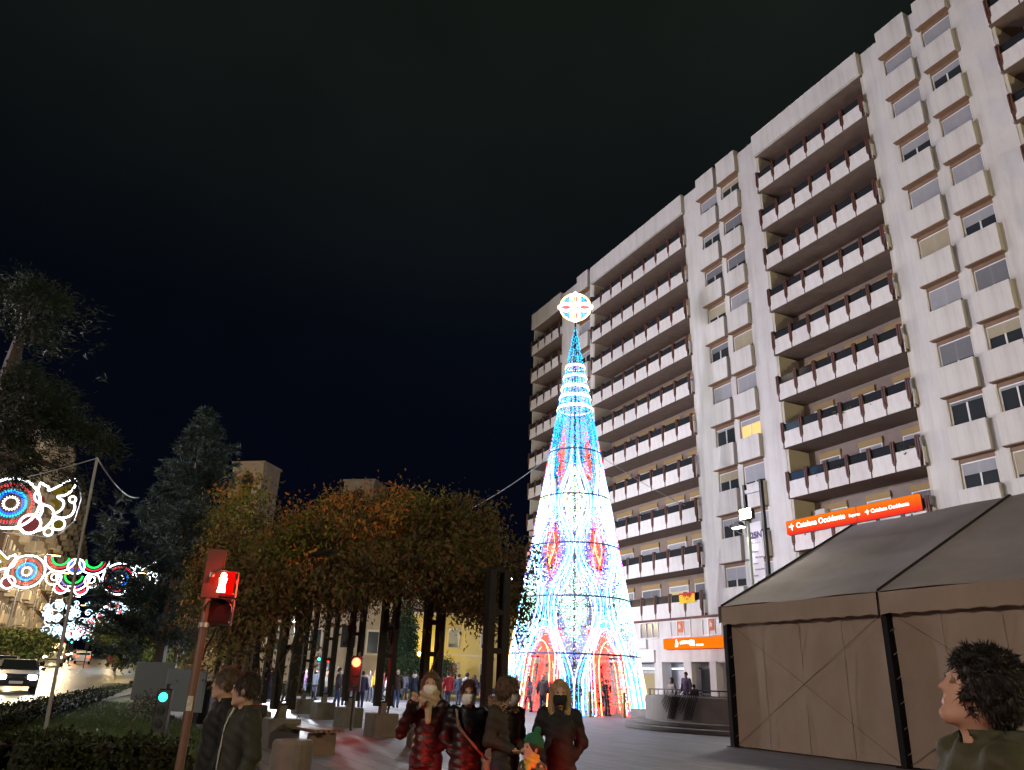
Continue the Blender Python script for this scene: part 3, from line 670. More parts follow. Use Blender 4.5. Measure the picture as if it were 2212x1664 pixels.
# topper: two crossed wheels with petals
TZ, RW = 24.13, 1.0
tp = {k: Strips('topper_outline', k) for k in ('yellow', 'white')}; rd = []; cy_ = []
for w_ in (0, 1):
    def q(u, v): return (0, u, TZ + v) if w_ == 0 else (u, 0, TZ + v)
    for rr in (RW, RW - .06): tp['yellow'].tube([q(rr * math.cos(a), rr * math.sin(a)) for a in np.linspace(0, 2 * PI, 33)[:-1]], .024, 5, closed=True)
    for k in range(4):
        a0 = k * PI / 2; ca, sa = math.cos(a0), math.sin(a0)
        for wd, r0_, r1_, col in ((.26, .02, 1.13, 'white'), (.34, .0, 1.13, 'yellow'), (.16, .2, 1.0, 'white')):
            up_ = []; dn_ = []
            for t in np.linspace(0, 1, 14):
                l = r0_ + (r1_ - r0_) * t; hgt = wd * math.sin(PI * t) ** .9
                up_.append(q(l * ca - hgt * sa, l * sa + hgt * ca)); dn_.append(q(l * ca + hgt * sa, l * sa - hgt * ca))
            tp[col].tube(up_ + dn_[::-1][1:-1], .02, 4, closed=True)
        for i in range(60):
            l = random.uniform(.35, .95); hgt = random.uniform(-1, 1) * .12 * math.sin(PI * (l - .2) / .8); rd.append((*q(l * ca - hgt * sa, l * sa + hgt * ca), .026))
        for i in range(90):
            a = a0 + random.uniform(.42, 1.15); l = random.uniform(.45, .92); cy_.append((*q(l * math.cos(a), l * math.sin(a)), .026))
    if w_ == 0:
        for k in (0, 2): tp['yellow'].tube([q(1.08 if k == 0 else -1.08, -.14), q(1.08 if k == 0 else -1.08, .14)], .04, 4)
for L, k in ((rd, 'red'), (cy_, 'cyan')):
    L = np.array(L, np.float32); V = (L[:, None, :3] + oc[None] * L[:, None, 3:]).reshape(-1, 3); Fq = (of[None] + 6 * np.arange(len(L))[:, None, None]).reshape(-1, 3)
    tag(link('topper_lamps', np_mesh('topper_lamps', V, Fq, DOT[k]), TREE), kind='stuff')
# barriers by the doorways
ylw = mat('brass_barrier', (.45, .3, .08), .45, .2, 4, metal=.3)
for i, (x, y, lb) in enumerate(((1274, 1549, 'yellow barrier post at the left jamb of the right doorway of the light tree'), (1349, 1551, 'yellow barrier post at the right jamb of the right doorway of the light tree'))):
    p = gnd(x, y); o = empty('barrier_post', tuple(p), EROT)
    MB().box(-.05, .05, -.05, .05, 0, 1.15).build('post', ylw, o); MB().box(-.12, .12, -.12, .12, 0, .03).build('base_plate', ylw, o)
    g = MB(); g.box(.05, 1.3, -.02, .02, 1.02, 1.07); g.box(.05, 1.3, -.02, .02, .55, .59); g.box(.05, 1.3, -.02, .02, .1, .14); g.build('rails', ylw, o)
    tag(o, lb, 'barrier', 'barriers at the light tree')
# guy ropes
def cable(p, q, sag, label, r=.02):
    p, q = np.array(p), np.array(q); g = MB(); g.tube([p + (q - p) * t - np.array([0, 0, sag * 4 * t * (1 - t)]) for t in np.linspace(0, 1, 14)], r, 4); return tag(g.build('guy_rope', MT['cable']), label, 'cable')
cl = lambda th, z: np.array(TC) + np.array([math.cos(TROT) * cp(th, z)[0] - math.sin(TROT) * cp(th, z)[1], math.sin(TROT) * cp(th, z)[0] + math.cos(TROT) * cp(th, z)[1], z])
cable(cl(-80, 14.0), at(985, 1116, 36), .2, 'thin guy rope from the light tree down to the vine pergola')
cable(cl(80, 14.1), at(1480, 1092, 47.5), .15, 'thin guy rope from the light tree to the white facade')
cable(at(1560, 1128, 30), at(1633, 1168, 27.8), .05, 'short bright cable ending at the lamp post with the banner', .012)

# ================================================================== brown marquee tent
TL = np.array([6.34, 22.35, 0.]); TW, BAYL, EAVE, RIDGE = 5.6, 5.18, 3.6, 6.58
TENT = empty('marquee_tent', tuple(TL), math.atan2(-EX[1], -EX[0]))       # local x towards the camera, y ... across to the building
tag(TENT, 'large grey brown marquee tent with pitched roof and cross braced wall', 'tent')
# local frame: x = -EX, y = -EN  (y grows away to the building side)
nb = 5
def sheet(f, nu, nv, th=.0):
    vs = [f(u / nu, v / nv) for u in range(nu + 1) for v in range(nv + 1)]; fs = [(u * (nv + 1) + v, u * (nv + 1) + v + 1, (u + 1) * (nv + 1) + v + 1, (u + 1) * (nv + 1) + v) for u in range(nu) for v in range(nv)]
    g = MB(); g.add(vs, fs); return g
for b in range(nb):
    x0 = b * BAYL
    for sd in (0, 1):
        def rf(u, v):
            sag = -.13 * math.sin(PI * u) * math.sin(PI * v) - .07 * abs(math.sin(PI * v * 4)) * math.sin(PI * u) + .025 * math.sin(9 * u + 7 * v) * math.sin(PI * u)
            y = -.22 + (TW + .22) * v; 
            if sd: y = 2 * TW - y
            return (x0 - (.12 if b == 0 else 0) * (1 - u) + BAYL * u, y, EAVE + (RIDGE - EAVE) * v + sag)
        sheet(rf, 30, 40).build('roof_panel', MT['tentroof'], TENT, smooth=True)
    def vf(u, v):
        sc_ = .035 * abs(math.sin(u * PI * 10)) if v == 1 else 0
        return (x0 + .03 + (BAYL - .06) * u, -.235 - .02 * math.sin(u * 14 + b) * v, EAVE - .02 - .5 * v + sc_)
    sheet(vf, 60, 4).build('valance', MT['tentwall'], TENT, smooth=True)
    def wf(u, v): return (x0 + .1 + (BAYL - .2) * u, .02 + (.03 * math.sin(u * 7 + v * 3) + .012 * math.sin(u * 23 + 5 * math.sin(v * 3)) + .008 * math.sin(u * 41 - v * 9)) * math.sin(PI * v) ** .5, .03 + (EAVE - .2) * v)
    sheet(wf, 60, 24).build('wall_panel', MT['tentwall'], TENT, smooth=True)
    br = MB(); br.tube([(x0 + .1, -.03, .06), (x0 + BAYL - .1, -.03, EAVE - .45)], .006, 4); br.tube([(x0 + .1, -.035, EAVE - .45), (x0 + BAYL - .1, -.035, .06)], .006, 4)
    br.build('cross_brace', MT['brace'], TENT)
    for kx in (1, 2, 3):                                  # welded seams of the wall sheet and of the roof
        xs = x0 + BAYL * kx / 4
        MB().tube([(xs, -.012 + .0 * t, .05 + (EAVE - .3) * t) for t in np.linspace(0, 1, 6)], .008, 4).build('seam', MT['tentwall'], TENT)
    for ky in range(6):
        MB().tube([(x0 + .07, -.05, .25 + ky * .5), (x0 + .16, -.02, .32 + ky * .5)], .008, 4).build('lacing', MT['cable'], TENT)
    ps = MB()
    w_ = .07; ps.box(x0 - w_, x0 + w_, -.13, .1, 0, EAVE - .1); ps.box(x0 - .15, x0 + .15, -.2, .15, 0, .02); ps.build('post', MT['blackpole'], TENT)
    rb = MB(); rb.tube([(x0, -.2, EAVE + .025), (x0, TW, RIDGE + .03), (x0, 2 * TW + .2, EAVE + .025)], .035, 5); rb.build('roof_beam', MT['blackpole'], TENT)
def ge(u, v): 
    y = 2 * TW * u; top = EAVE + (RIDGE - EAVE) * (1 - abs(2 * u - 1)); return (.02, y, .03 + (top - .1) * v)
sheet(ge, 20, 6).build('gable_panel', MT['tentwall'], TENT)
def wb(u, v): return (nb * BAYL * u, 2 * TW, .03 + (EAVE - .1) * v)
sheet(wb, 8, 3).build('wall_panel', MT['tentwall'], TENT)
gv = MB(); gv.add([(-.14, -.2, EAVE), (-.14, TW, RIDGE), (-.14, 2 * TW + .2, EAVE), (-.14, -.2, EAVE - .45), (-.14, TW, RIDGE - .45), (-.14, 2 * TW + .2, EAVE - .45)], [(0, 1, 4, 3), (1, 2, 5, 4)]); gv.build('gable_valance', MT['tentwall'], TENT)

# ================================================================== round stepped fountain
FC = np.array([9.3, 31.2]); FT = empty('stepped_basin', (FC[0], FC[1], 0)); tag(FT, 'round stone basin with two steps and a railing beside the marquee', 'fountain')
stn = mat('basin_stone', (.17, .155, .155), .7, .25, 2, .2, 20)
for r, z0, z1 in ((4.55, 0, .16), (4.15, .16, .32)):
    g = MB(); g.lathe([(r - .02, z0), (r, z0 + .03), (r, z1 - .02), (r - .03, z1), (.1, z1)], 64); g.build('step', stn, FT)
g = MB(); g.lathe([(3.75, .32), (3.75, 1.12), (3.72, 1.15), (3.45, 1.15), (3.42, 1.12), (3.42, .8), (.05, .8)], 64); g.build('basin_wall', mat('basin_wall_stone', (.20, .175, .17), .6, .2, 1.5, .1, 20), FT)
g = MB(); g.tube([(3.6 * math.cos(a), 3.6 * math.sin(a), 1.36) for a in np.linspace(0, 2 * PI, 48)[:-1]], .022, 5, closed=True)
for k in range(24):
    a = k * 2 * PI / 24; g.tube([(3.6 * math.cos(a), 3.6 * math.sin(a), 1.15), (3.6 * math.cos(a), 3.6 * math.sin(a), 1.36)], .014, 4)
g.build('railing', MT['dark'], FT)
for a0 in (3.55, 3.75):
    g = MB(); 
    for i in range(9):
        u = i / 8; a = a0 + .02 * i; g.tube([(3.78 * math.cos(a), 3.78 * math.sin(a), .40 if i > 3 else .9 - .1 * i), (3.78 * math.cos(a + .1), 3.78 * math.sin(a + .1), 1.3)], .015, 4)
    g.build('diagonal_grille', MT['dark'], FT)

# ================================================================== lamp post with banner
LPB = at(1660, 1460, 27.5); LP = empty('lamp_post', (LPB[0], LPB[1], 0), EROT); tag(LP, 'tall twin steel lamp post with floodlight and a hanging white banner', 'street lamp')
grn = mat('lamp_post_green', (.22, .27, .17), .55, .2, 3)
g = MB(); g.tube([(.32, 0, 0), (.32, 0, 7.0)], .085, 8); g.build('pole', grn, LP)
g = MB(); g.box(-.45, -.35, -.06, .06, 0, 8.3); g.build('upright', MT['dark'], LP); g = MB(); g.box(.36, .45, -.06, .06, 6.4, 8.25); g.build('upright', MT['dark'], LP)
g = MB(); g.box(-.35, .36, -.04, .04, 7.9, 8.05); g.build('crossbar', MT['steel'], LP)
g = MB(); vs = []; fs = []
for i in range(9):
    for j in range(17): vs.append((-.30 + .52 * i / 8, .07 + .012 * math.sin(j * .6 + i * .4), 3.6 + 3.25 * j / 16))
for i in range(8):
    for j in range(16): fs.append((i * 17 + j, i * 17 + j + 1, (i + 1) * 17 + j + 1, (i + 1) * 17 + j))
g.add(vs, fs); bn = g.build('banner', mat('banner_white', (.72, .70, .78), .8), LP, smooth=True)
vio = mat('banner_violet', (.13, .09, .25), .8); gry = mat('banner_grey', (.28, .27, .36), .8)
link('lettering', text_mesh('25N', .30, vio, .003, bold=.012), bn, (.20, .09, 6.3), rot=FACE)
link('lettering', text_mesh('En memoria de', .065, gry, .002), bn, (.18, .09, 6.12), rot=FACE)
for i, (tx, dx) in enumerate((('Dolores', 0), ('Mari Carmen', .12), ('Leonor', 0), ('Antonia Mary', .06), ('María', 0), ('María Cruz', .14), ('Josefa', 0), ('Paula', .28), ('Pilar', 0), ('Ana', .2), ('Rosa', .02))):
    link('lettering', text_mesh(tx, .085, gry, .002, bold=.003), bn, (.18 - dx, .09, 5.82 - .2 * i), rot=FACE)
flood = emit('floodlight_glass', (1, .97, .80), 40); 
g = MB(); g.bevbox(-.16, .16, -.1, .1, 0, .26, .03); hd = g.build('floodlight', MT['dark'], LP, (.12, .22, 6.95)); hd.scale = (1.7, 1, 1.4); MB().box(-.15, .15, .102, .125, .01, .25).build('lens', flood, hd)
g = MB(); g.prism([(-.25, 0), (.25, 0), (.2, .12), (-.1, .18)], -.12, .12); hd = g.build('lamp_head', MT['dark'], LP, (.72, .12, 6.78)); MB().box(-.22, .22, -.1, .1, -.03, -.002).build('lens', emit('lamp_glass', (1, .95, .85), 14), hd)
lz = local(0, 0, 0)
pw3 = LP.matrix_basis @ Vector((.12, .75, 7.15)); light('floodlight_light', 'SPOT', pw3, 420, (1, .93, .78), .12, (pw3[0] - 4, pw3[1] - 7, 0), 140, .7)
pw3 = LP.matrix_basis @ Vector((.72, .12, 6.7)); light('lamp_head_light', 'SPOT', pw3, 420, (1, .95, .85), .12, (pw3[0], pw3[1], 0), 130, .6)

# ================================================================== vine pergola
PA = [(-7.75, 32.35), (-6.17, 28.82), (-4.55, 24.91), (-3.07, 21.55), (-1.62, 18.6), (-.13, 15.2)]
POFF = np.array([-2.95, -1.25]); PG = empty('vine_pergola', (-5, 24, 0)); tag(PG, 'steel pergola on concrete blocks overgrown with autumn vine', 'pergola')
pgl = np.array([-5, 24, 0.])
blk = MB(); blk.bevbox(-.33, .33, -.33, .33, 0, .55, .02); blk.box(-.08, .08, -.08, .08, .55, .8); blkm = blk.mesh('concrete_block', MT['concrete'])
stub = MB(); stub.box(-.07, .07, -.07, .07, .55, .85); 
def post_mesh(h):
    g = MB()
    for sx_ in (-1, 1):
        g.box(sx_ * .17 - .075, sx_ * .17 + .075, -.09, .09, .72, h)
    for z in (.74, 1.9, 2.6, 3.4): g.box(-.1, .1, -.07, .07, z, z + .1)
    return g.mesh('post', MT['blackpole'])
topz = lambda i: [4.3, 4.15, 4.0, 3.75, 3.45, 3.1][i]
for i, p in enumerate(PA):
    for rw in (0, 1):
        if rw == 1 and i == 5: continue
        q = np.array(p) + (POFF if rw else 0); o = link('post', post_mesh(topz(i) + .35), PG, (q[0] + 5, q[1] - 24, 0), EROT + PI / 2 + .15)
        link('concrete_block', blkm, o)
    if i > 3: continue
    a = np.array(p) - POFF * .15; b = np.array(p) + POFF * 1.15
    g = MB(); g.tube([(a[0] + 5, a[1] - 24, topz(i) + .3), (b[0] + 5, b[1] - 24, topz(i) + .3)], .07, 4); g.build('cross_beam', MT['blackpole'], PG)
for rw in (.5, 1):
    g = MB(); g.tube([(p[0] + POFF[0] * rw + 5, p[1] + POFF[1] * rw - 24, topz(i) + .42) for i, p in enumerate(PA)], .045, 4); g.build('long_beam', MT['blackpole'], PG)
# foliage: clumps in a long roof, heights of its underside and top along the row
U_ = np.linspace(0, 1, 6); BOT = [4.1, 4.05, 3.9, 3.6, 3.15, 2.75]; TOPZ = [6.0, 6.5, 6.9, 6.35, 5.3, 4.4]
PAa = np.array(PA)
def along(u): return np.array([np.interp(u, U_, PAa[:, 0]), np.interp(u, U_, PAa[:, 1])])
Pl = []; Pd = []; Po = []
for i in range(2700):
    u = random.uniform(-.14, .985) if random.random() < .7 else random.uniform(.6, .96); v = random.uniform(-.4 if u < .8 else -.15, 1.5); base = along(min(max(u, 0), 1)) + (np.array(PAa[1]) - PAa[0]) * (min(u, 0) * 5 + max(u - 1, 0) * 5)
    zb = np.interp(u, U_, BOT); zt = np.interp(u, U_, TOPZ); cv = 1 - .45 * ((v - .5) / 1.0) ** 2; bump = .35 * math.sin(u * 23 + v * 2) + .25 * math.sin(u * 51 + 3 * v)
    zt = zb + (zt - zb) * max(cv, .3) + bump; s = random.random(); zt -= 1.05 * max(v, 0); z = zt - abs(random.gauss(0, .28)) if s < .5 else random.uniform(zb, zt)
    if s > .5: v = random.choice([-.42 if u < .8 else -.2, -.35 if u < .8 else -.12, 1.4, v]) + random.uniform(-.1, .1)
    c = np.array([*(base + POFF * v), z]); n = random.randint(36, 64); sg_ = random.uniform(.12, .30)
    pts = c + rng.normal(size=(n, 3)) * np.array([sg_, sg_, sg_ * .8])
    low = (z - zb) / (zt - zb + .01)
    pn = math.sin(c[0] * 1.7 + 1) + math.sin(c[1] * 1.3) + math.sin(z * 2.3 + c[0]) + random.gauss(0, .7)
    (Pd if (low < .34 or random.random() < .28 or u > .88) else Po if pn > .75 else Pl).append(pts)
for i in range(520):                                  # tendrils hanging from the underside, long ones at the left row
    u = random.uniform(-.25, .98); long_ = random.random() < .32
    v = random.gauss(1.1, .18) if long_ else random.uniform(-.4 if u < .8 else .05, 1.45); base = along(min(max(u, 0), 1)) + (PAa[1] - PAa[0]) * (min(u, 0) * 5)
    zb = np.interp(u, U_, BOT) + .5; L = random.uniform(.8, 3.0) if long_ else random.uniform(.3, 1.1)
    n = int(L * 13); t = np.linspace(0, 1, n)
    pts = np.column_stack([base[0] + POFF[0] * v + .12 * np.sin(t * 5 + i), base[1] + POFF[1] * v + .12 * np.cos(t * 4 + i), zb - L * t]) + rng.normal(0, .05, (n, 3)); Pd.append(pts)
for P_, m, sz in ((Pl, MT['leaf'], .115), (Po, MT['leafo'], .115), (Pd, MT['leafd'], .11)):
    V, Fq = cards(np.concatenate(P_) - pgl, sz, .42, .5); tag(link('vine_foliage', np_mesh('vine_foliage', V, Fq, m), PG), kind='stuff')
for i in range(10):                                   # woody stems and bare twigs
    u = U_[i % 5]; b_ = along(u) + POFF * (1.03 if i < 8 else -.03) + np.array([5.0, -24.0]) + rng.normal(0, .1, 2); zt = np.interp(u, U_, BOT) + 1
    x, y = b_; MB().tube([(x + random.gauss(0, .08), y + random.gauss(0, .08), zt * t) for t in np.linspace(0, 1, 9)], [.03 * (1 - .5 * t) for t in np.linspace(0, 1, 9)], 5).build('vine_stem', MT['bark'], PG)
# loudspeaker on a pergola post
p = at(753, 1375, 25.4); LS = empty('loudspeaker', (p[0], p[1], p[2] - .33), EROT + PI / 2 + .3)
g = MB(); g.bevbox(-.17, .17, -.17, .17, 0, .66, .02); g.build('cabinet', MT['dark'], LS); g = MB(); g.box(-.15, .15, -.178, -.172, .03, .62); g.build('grille', MT['blackpole'], LS); g = MB(); g.box(-.03, .03, .17, .3, .3, .36); g.build('bracket', MT['dark'], LS)
tag(LS, 'black loudspeaker box fixed high on a pergola post', 'loudspeaker')
# bench on two concrete feet
bp = gnd(655, 1625); BN = empty('slatted_bench', (bp[0] - .2, bp[1] + .5, 0), EROT + .12); tag(BN, 'backless wooden slatted bench beside the pergola', 'bench')
for i in range(6): g = MB(); g.bevbox(-1.5, 1.5, -.30 + i * .105, -.30 + i * .105 + .085, .41, .46, .008); g.build('slat', MT['wood'], BN)
for x in (-1.15, 1.15):
    g = MB(); g.box(x - .05, x + .05, -.27, .27, 0, .38); g.build('leg', MT['corten'], BN); 
g = MB(); g.box(-1.45, 1.45, -.05, .05, .36, .408); g.build('beam', MT['corten'], BN)
p = gnd(600, 1690); g = MB(); g.lathe([(.3, -.15), (.3, .45), (.27, .5), (.03, .5)], 20); BO = tag(g.build('bollard', MT['concrete'], None, (p[0], p[1] + .6, 0), smooth=False), 'low round concrete bollard at the near end of the bench', 'bollard')
# ================================================================== trees
p = at(338, 1460, 42); conifer('blue_cedar', 'bluish conifer with feathery twin tops left of the bell tower', (p[0], p[1], 0), 14.6, 4.1, MT['needle'], 3, nb=330, trunk_r=.32, droop=.02, zlow=.16, shape=.92, spray=.36, two=[(-3.0, -1.0, 9.6, .62), (1.5, .4, 13.2, .5)], dens=1.1)
# cedar whose layered boughs reach in from the left edge
p = at(-175, 1460, 31); CD = empty('cedar_tree', (p[0], p[1], 0)); tag(CD, 'large cedar reaching in from the left edge with layered boughs', 'tree')
g = MB(); g.tube([(0, 0, 0), (.1, 0, 6), (0, 0, 11), (0, 0, 14)], [.5, .4, .28, .06], 9); Pn = []; Dn = []
rg = np.random.default_rng(11)
def bough(tip, z0, dens):
    tip = np.array(tip) - np.array([p[0], p[1], 0]); b0 = np.array([0, 0, z0]); q = [b0 + (tip - b0) * t + np.array([0, 0, .9 * math.sin(PI * t)]) for t in np.linspace(0, 1, 9)]
    g.tube(q, [.14 * (1 - .9 * t) for t in np.linspace(0, 1, 9)], 5); dr = tip - b0; dr[2] = 0; L = np.linalg.norm(dr); dr /= L; sd = np.array([-dr[1], dr[0], 0])
    for i in range(int(dens)):
        t = rg.uniform(.2, 1.0); k = t * 8; i0 = min(int(k), 7); pp = q[i0] + (q[i0 + 1] - q[i0]) * (k - i0)
        lat = rg.normal(0, 1) * (1.25 - 1.0 * t) * 1.1; pp = pp + sd * lat + np.array([0, 0, rg.normal(.12, .2) - .12 * abs(lat)]) + dr * rg.normal(0, .25)
        for j in range(12):
            Pn.append(pp + rg.normal(0, .16, 3)); nd = dr * .7 + sd * np.sign(lat) * .6 + rg.normal(0, .6, 3) - np.array([0, 0, .15]); Dn.append(nd / np.linalg.norm(nd))
for (x, y, dist, z0, n) in ((112, 662, 29, 12.6, 260), (70, 745, 30, 11.8, 150), (20, 650, 31, 13.0, 130), (128, 905, 28.5, 9.9, 250), (60, 880, 31, 10.2, 130), (238, 985, 27.5, 8.6, 300), (150, 965, 29, 8.9, 170), (60, 1010, 31, 8.3, 170), (205, 1085, 30, 7.4, 90), (30, 1060, 34, 7.2, 140)):
    bough(at(x, y, dist), z0, n)
g.build('trunk', MT['bark'], CD); Pn = np.array(Pn); Dn = np.array(Dn); n = len(Pn); s_ = np.cross(Dn, rg.normal(size=(n, 3))); s_ /= np.linalg.norm(s_, axis=1)[:, None]; L_ = (.26 * rg.uniform(.5, 1.2, n))[:, None]
link('crown', np_mesh('crown', np.stack([Pn - s_ * L_ * .09, Pn + s_ * L_ * .09, Pn + Dn * L_], 1).reshape(-1, 3), np.arange(3 * n).reshape(-1, 3), MT['needle2']), CD)
# clipped trees in front of the yellow house
p = at(865, 1460, 66); clump_tree('cypress_tree', 'tall dark cypress in front of the yellow house', (p[0], p[1], 0), 1.0, 3.6, (.95, .95, 3.3), MT['cypress'], 170, 60, .24)
p = at(833, 1460, 68); clump_tree('cypress_tree', 'slimmer dark cypress left of the tall one', (p[0], p[1], 0), 1.0, 3.0, (.6, .6, 2.9), MT['cypress'], 110, 50, .22)
p = at(888, 1460, 62); clump_tree('round_clipped_tree', 'small round clipped tree beside the wall lamp of the yellow house', (p[0], p[1], 0), 1.2, 2.3, (.85, .85, .8), MT['cypress'], 80, 60, .16)
p = at(960, 1460, 60); clump_tree('yucca_plant', 'spiky dark shrub before the yellow house', (p[0], p[1], 0), .6, 2.2, (.7, .7, .8), MT['cypress'], 26, 40, .45, 'shrub', aspect=.1)
# street trees along the left pavement of the avenue
for i, (x, y, dist, h, lb) in enumerate(((18, 1395, 62, 2.0, 'round street tree nearest on the left pavement'), (62, 1392, 84, 2.0, 'second round street tree on the left pavement'), (92, 1392, 120, 2.2, 'far round street tree on the left pavement'))):
    p = at(x, y, dist); clump_tree('street_tree', lb, (p[0], p[1], rz_(dist)), p[2] - rz_(dist) - .7, p[2] - rz_(dist), (2.2, 2.2, 1.0), MT['tree2'], 80, 50, .28, group='street trees on the left pavement')
for x, y, dist, rr, lb in ((330, 1385, 60, 2.6, 'dark bushy tree over the right pavement of the avenue'), (265, 1365, 85, 2.6, 'farther dark tree over the right pavement of the avenue'), (395, 1330, 48, 2.6, 'dark tree behind the red pedestrian signal')):
    p = at(x, y, dist); clump_tree('street_tree', lb, (p[0], p[1], rz_(dist)), max(1.2, p[2] - rz_(dist) - 1.4), p[2] - rz_(dist), (rr, rr, 1.7), MT['tree2'] if dist > 50 else MT['leafd'], 130, 60, .26, group='trees on the right pavement')
# hedges
hedge_box('clipped_hedge', 'long clipped hedge along the avenue edge of the lawn', [(-8.3, 10.6), (-9.0, 12.8), (-12.35, 21.2), (-17.5, 35), (-24.3, 54)], .8, .42)
hedge_box('clipped_hedge', 'low dark hedge at the lower left corner', [(-9.6, 11.9), (-6.8, 12.0), (-4.7, 12.8)], 1.3, .42, n=1100)
hedge_box('clipped_hedge', 'low hedge at the far side of the square under the church wall', [(-24, 56), (-11, 60)], .8, .9, n=120)
p = gnd(312, 1560); clump_tree('flower_bush', 'bush with pale flowers under the grey notice board', (p[0], p[1], 0), 0, .38, (.5, .5, .38), mat('pale_flowers', (.3, .28, .3), .8, island=[(.03, .05, .02), (.05, .07, .03), (.35, .32, .36)]), 26, 60, .06, 'shrub')

# ================================================================== church, stone wall and yellow house
def tower(name, lb, px, ytop, dist, wpx, rz, open_w):
    c = at(px, 1460, dist); zt = at(px, ytop, dist)[2]; sc_ = dist / F * 1.03; w_ = wpx * sc_ / 2 * .86; o = empty(name, (c[0], c[1], 0), rz); tag(o, lb, 'church tower')
    g = MB(); t = .5; zo0, zo1 = zt - 4.6, zt - .95
    for sy in (-1, 1):                           # walls with arched openings front and back
        y0, y1 = (sy * w_ - t, sy * w_) if sy > 0 else (-w_, -w_ + t)
        g.box(-w_, -open_w, y0, y1, 0, zt); g.box(open_w, w_, y0, y1, 0, zt); g.box(-open_w, open_w, y0, y1, 0, zo0)
        n = 10; arc = [(-open_w * math.cos(PI * i / n), zo1 - open_w + open_w * math.sin(PI * i / n)) for i in range(n + 1)]
        g.prism(arc + [(open_w, zt), (-open_w, zt)], y0, y1)
    g.box(-w_, -w_ + t, -w_ + t, w_ - t, 0, zt); g.box(w_ - t, w_, -w_ + t, w_ - t, 0, zt)
    g.build('wall', MT['stone'], o)
    g = MB(); g.box(-w_ - .15, w_ + .15, -w_ - .15, w_ + .15, zt, zt + .22); g.build('cornice', MT['stone'], o)
    g = MB(); g.lathe([(w_ * 1.3, zt + .22), (w_ * .3, zt + .40), (.05, zt + .43)], 4); g.build('roof', mat('roof_tile', (.2, .1, .07), .9, .2, 3), o, rz=PI / 4)
    g = MB(); g.lathe([(.62, 0), (.55, .12), (.42, .4), (.36, .8), (.2, 1.0), (.03, 1.05)], 16); g.build('bell', mat('bronze_bell', (.06, .05, .035), .5, .3, 4, metal=.7), o, (0, -w_ + .3, zo0 + .9)); MB().box(-open_w, open_w, -w_ + .2, -w_ + .4, zo0 + 1.95, zo0 + 2.1).build('bell_beam', MT['wood'], o)
    MB().box(-open_w, open_w, -w_ + .42, -w_ + .46, zo0, zo1).build('shade_panel', MT['dark'], o)  # dark sheet added as the shade inside the bell opening
    return o
tower('bell_tower', 'stone church tower with an arched bell opening beside the conifer', 484, 1002, 92, 78, -.22, .85)
tower('bell_tower', 'second stone church tower just showing above the vine', 745, 1044, 100, 76, -.2, .85)
# church body: long stone wall with windows behind the pergola
c = at(700, 1460, 78); CH = empty('church_building', (c[0], c[1], 0), math.radians(8)); tag(CH, 'long stone church wall behind the pergola', 'church')
g = MB(); g.box(-6.5, 9.2, 0, 10, 0, 12.5); g.build('wall', MT['stone'], CH); MB().box(-6.7, 9.4, -.2, 10.2, 12.5, 12.8).build('cornice', MT['stone'], CH)
for x in (-5, -1.2, 4.2):
    wdo = MB(); wdo.box(-.5, .5, -.06, .05, 0, 1.9); o = wdo.build('window', MT['pane'], CH, (x, 0, 3.6)); fr = MB(); fr.box(-.66, -.5, -.12, .0, -.1, 2.0); fr.box(.5, .66, -.12, 0, -.1, 2.0); fr.box(-.66, .66, -.12, 0, 1.9, 2.1); fr.box(-.7, .7, -.16, 0, -.2, -.1); fr.build('surround', MT['cream'], o)
for x in (-3.2, 1.2, 7.5): MB().box(x - .5, x + .5, -.6, 0, 0, 8.2).build('buttress', MT['stone'], CH)
YB = empty('yellow_house', (*at(965, 1460, 76)[:2], 0), math.radians(-3)); tag(YB, 'two storey yellow house with a lit wall lamp', 'house')
g = MB(); g.box(-4.6, 12, 0, 9, 0, 7.15); g.build('wall', MT['yellowwall'], YB); MB().box(-4.7, 12.1, -.12, 9.1, 7.15, 7.4).build('cornice', MT['cream'], YB); MB().box(-4.62, 12.02, -.06, -.001, 3.55, 3.72).build('string_course', MT['cream'], YB)
g = MB(); g.add([(-4.8, -.3, 7.4), (12.2, -.3, 7.4), (12.2, 4.5, 8.6), (-4.8, 4.5, 8.6), (-4.8, 9.3, 7.4), (12.2, 9.3, 7.4)], [(0, 1, 2, 3), (3, 2, 5, 4), (0, 3, 4), (1, 5, 2)]); g.build('roof', mat('house_roof_tile', (.2, .1, .07), .9, .2, 3), YB)
for z, h in ((4.35, 1.55), (1.2, 1.7)):
    for i, x in enumerate((-3.6, .45, 3.55, 6.7, 9.8)):
        if z < 2 and i == 0: continue
        wdo = MB(); wdo.box(-.45, .45, -.03, .03, 0, h); o = wdo.build('window', MT['pane'], YB, (x, 0, z)); fr = MB(); fr.box(-.6, -.45, -.07, 0, -.1, h + .12); fr.box(.45, .6, -.07, 0, -.1, h + .12); fr.box(-.6, .6, -.07, 0, h, h + .14); fr.box(-.65, .65, -.12, 0, -.16, -.08); fr.build('surround', MT['cream'], o)
        MB().box(-.42, .42, -.05, -.032, h * (.45 if z < 2 else .2), h - .02).build('blind', MT['blind'], o)
lm = MB(); lm.lathe([(.02, 0), (.1, .06), (.14, .3), (.02, .42)], 8); WL = lm.build('wall_lamp', emit('wall_lamp_glass', (1, .8, .25), 28), None, tuple(at(905, 1418, 75.2))); tag(WL, 'glowing yellow wall lamp on the front of the yellow house', 'wall lamp')
q = at(905, 1418, 74.2); light('wall_lamp_light', 'POINT', tuple(q), 420, (1, .82, .16), .2)
# red paper notice in the yellow house window
MB().box(-.4, .4, -.1, -.085, .2, 1.5).build('red_notice', mat('red_notice', (.5, .12, .1), .7), YB, (.35, 0, 1.25))

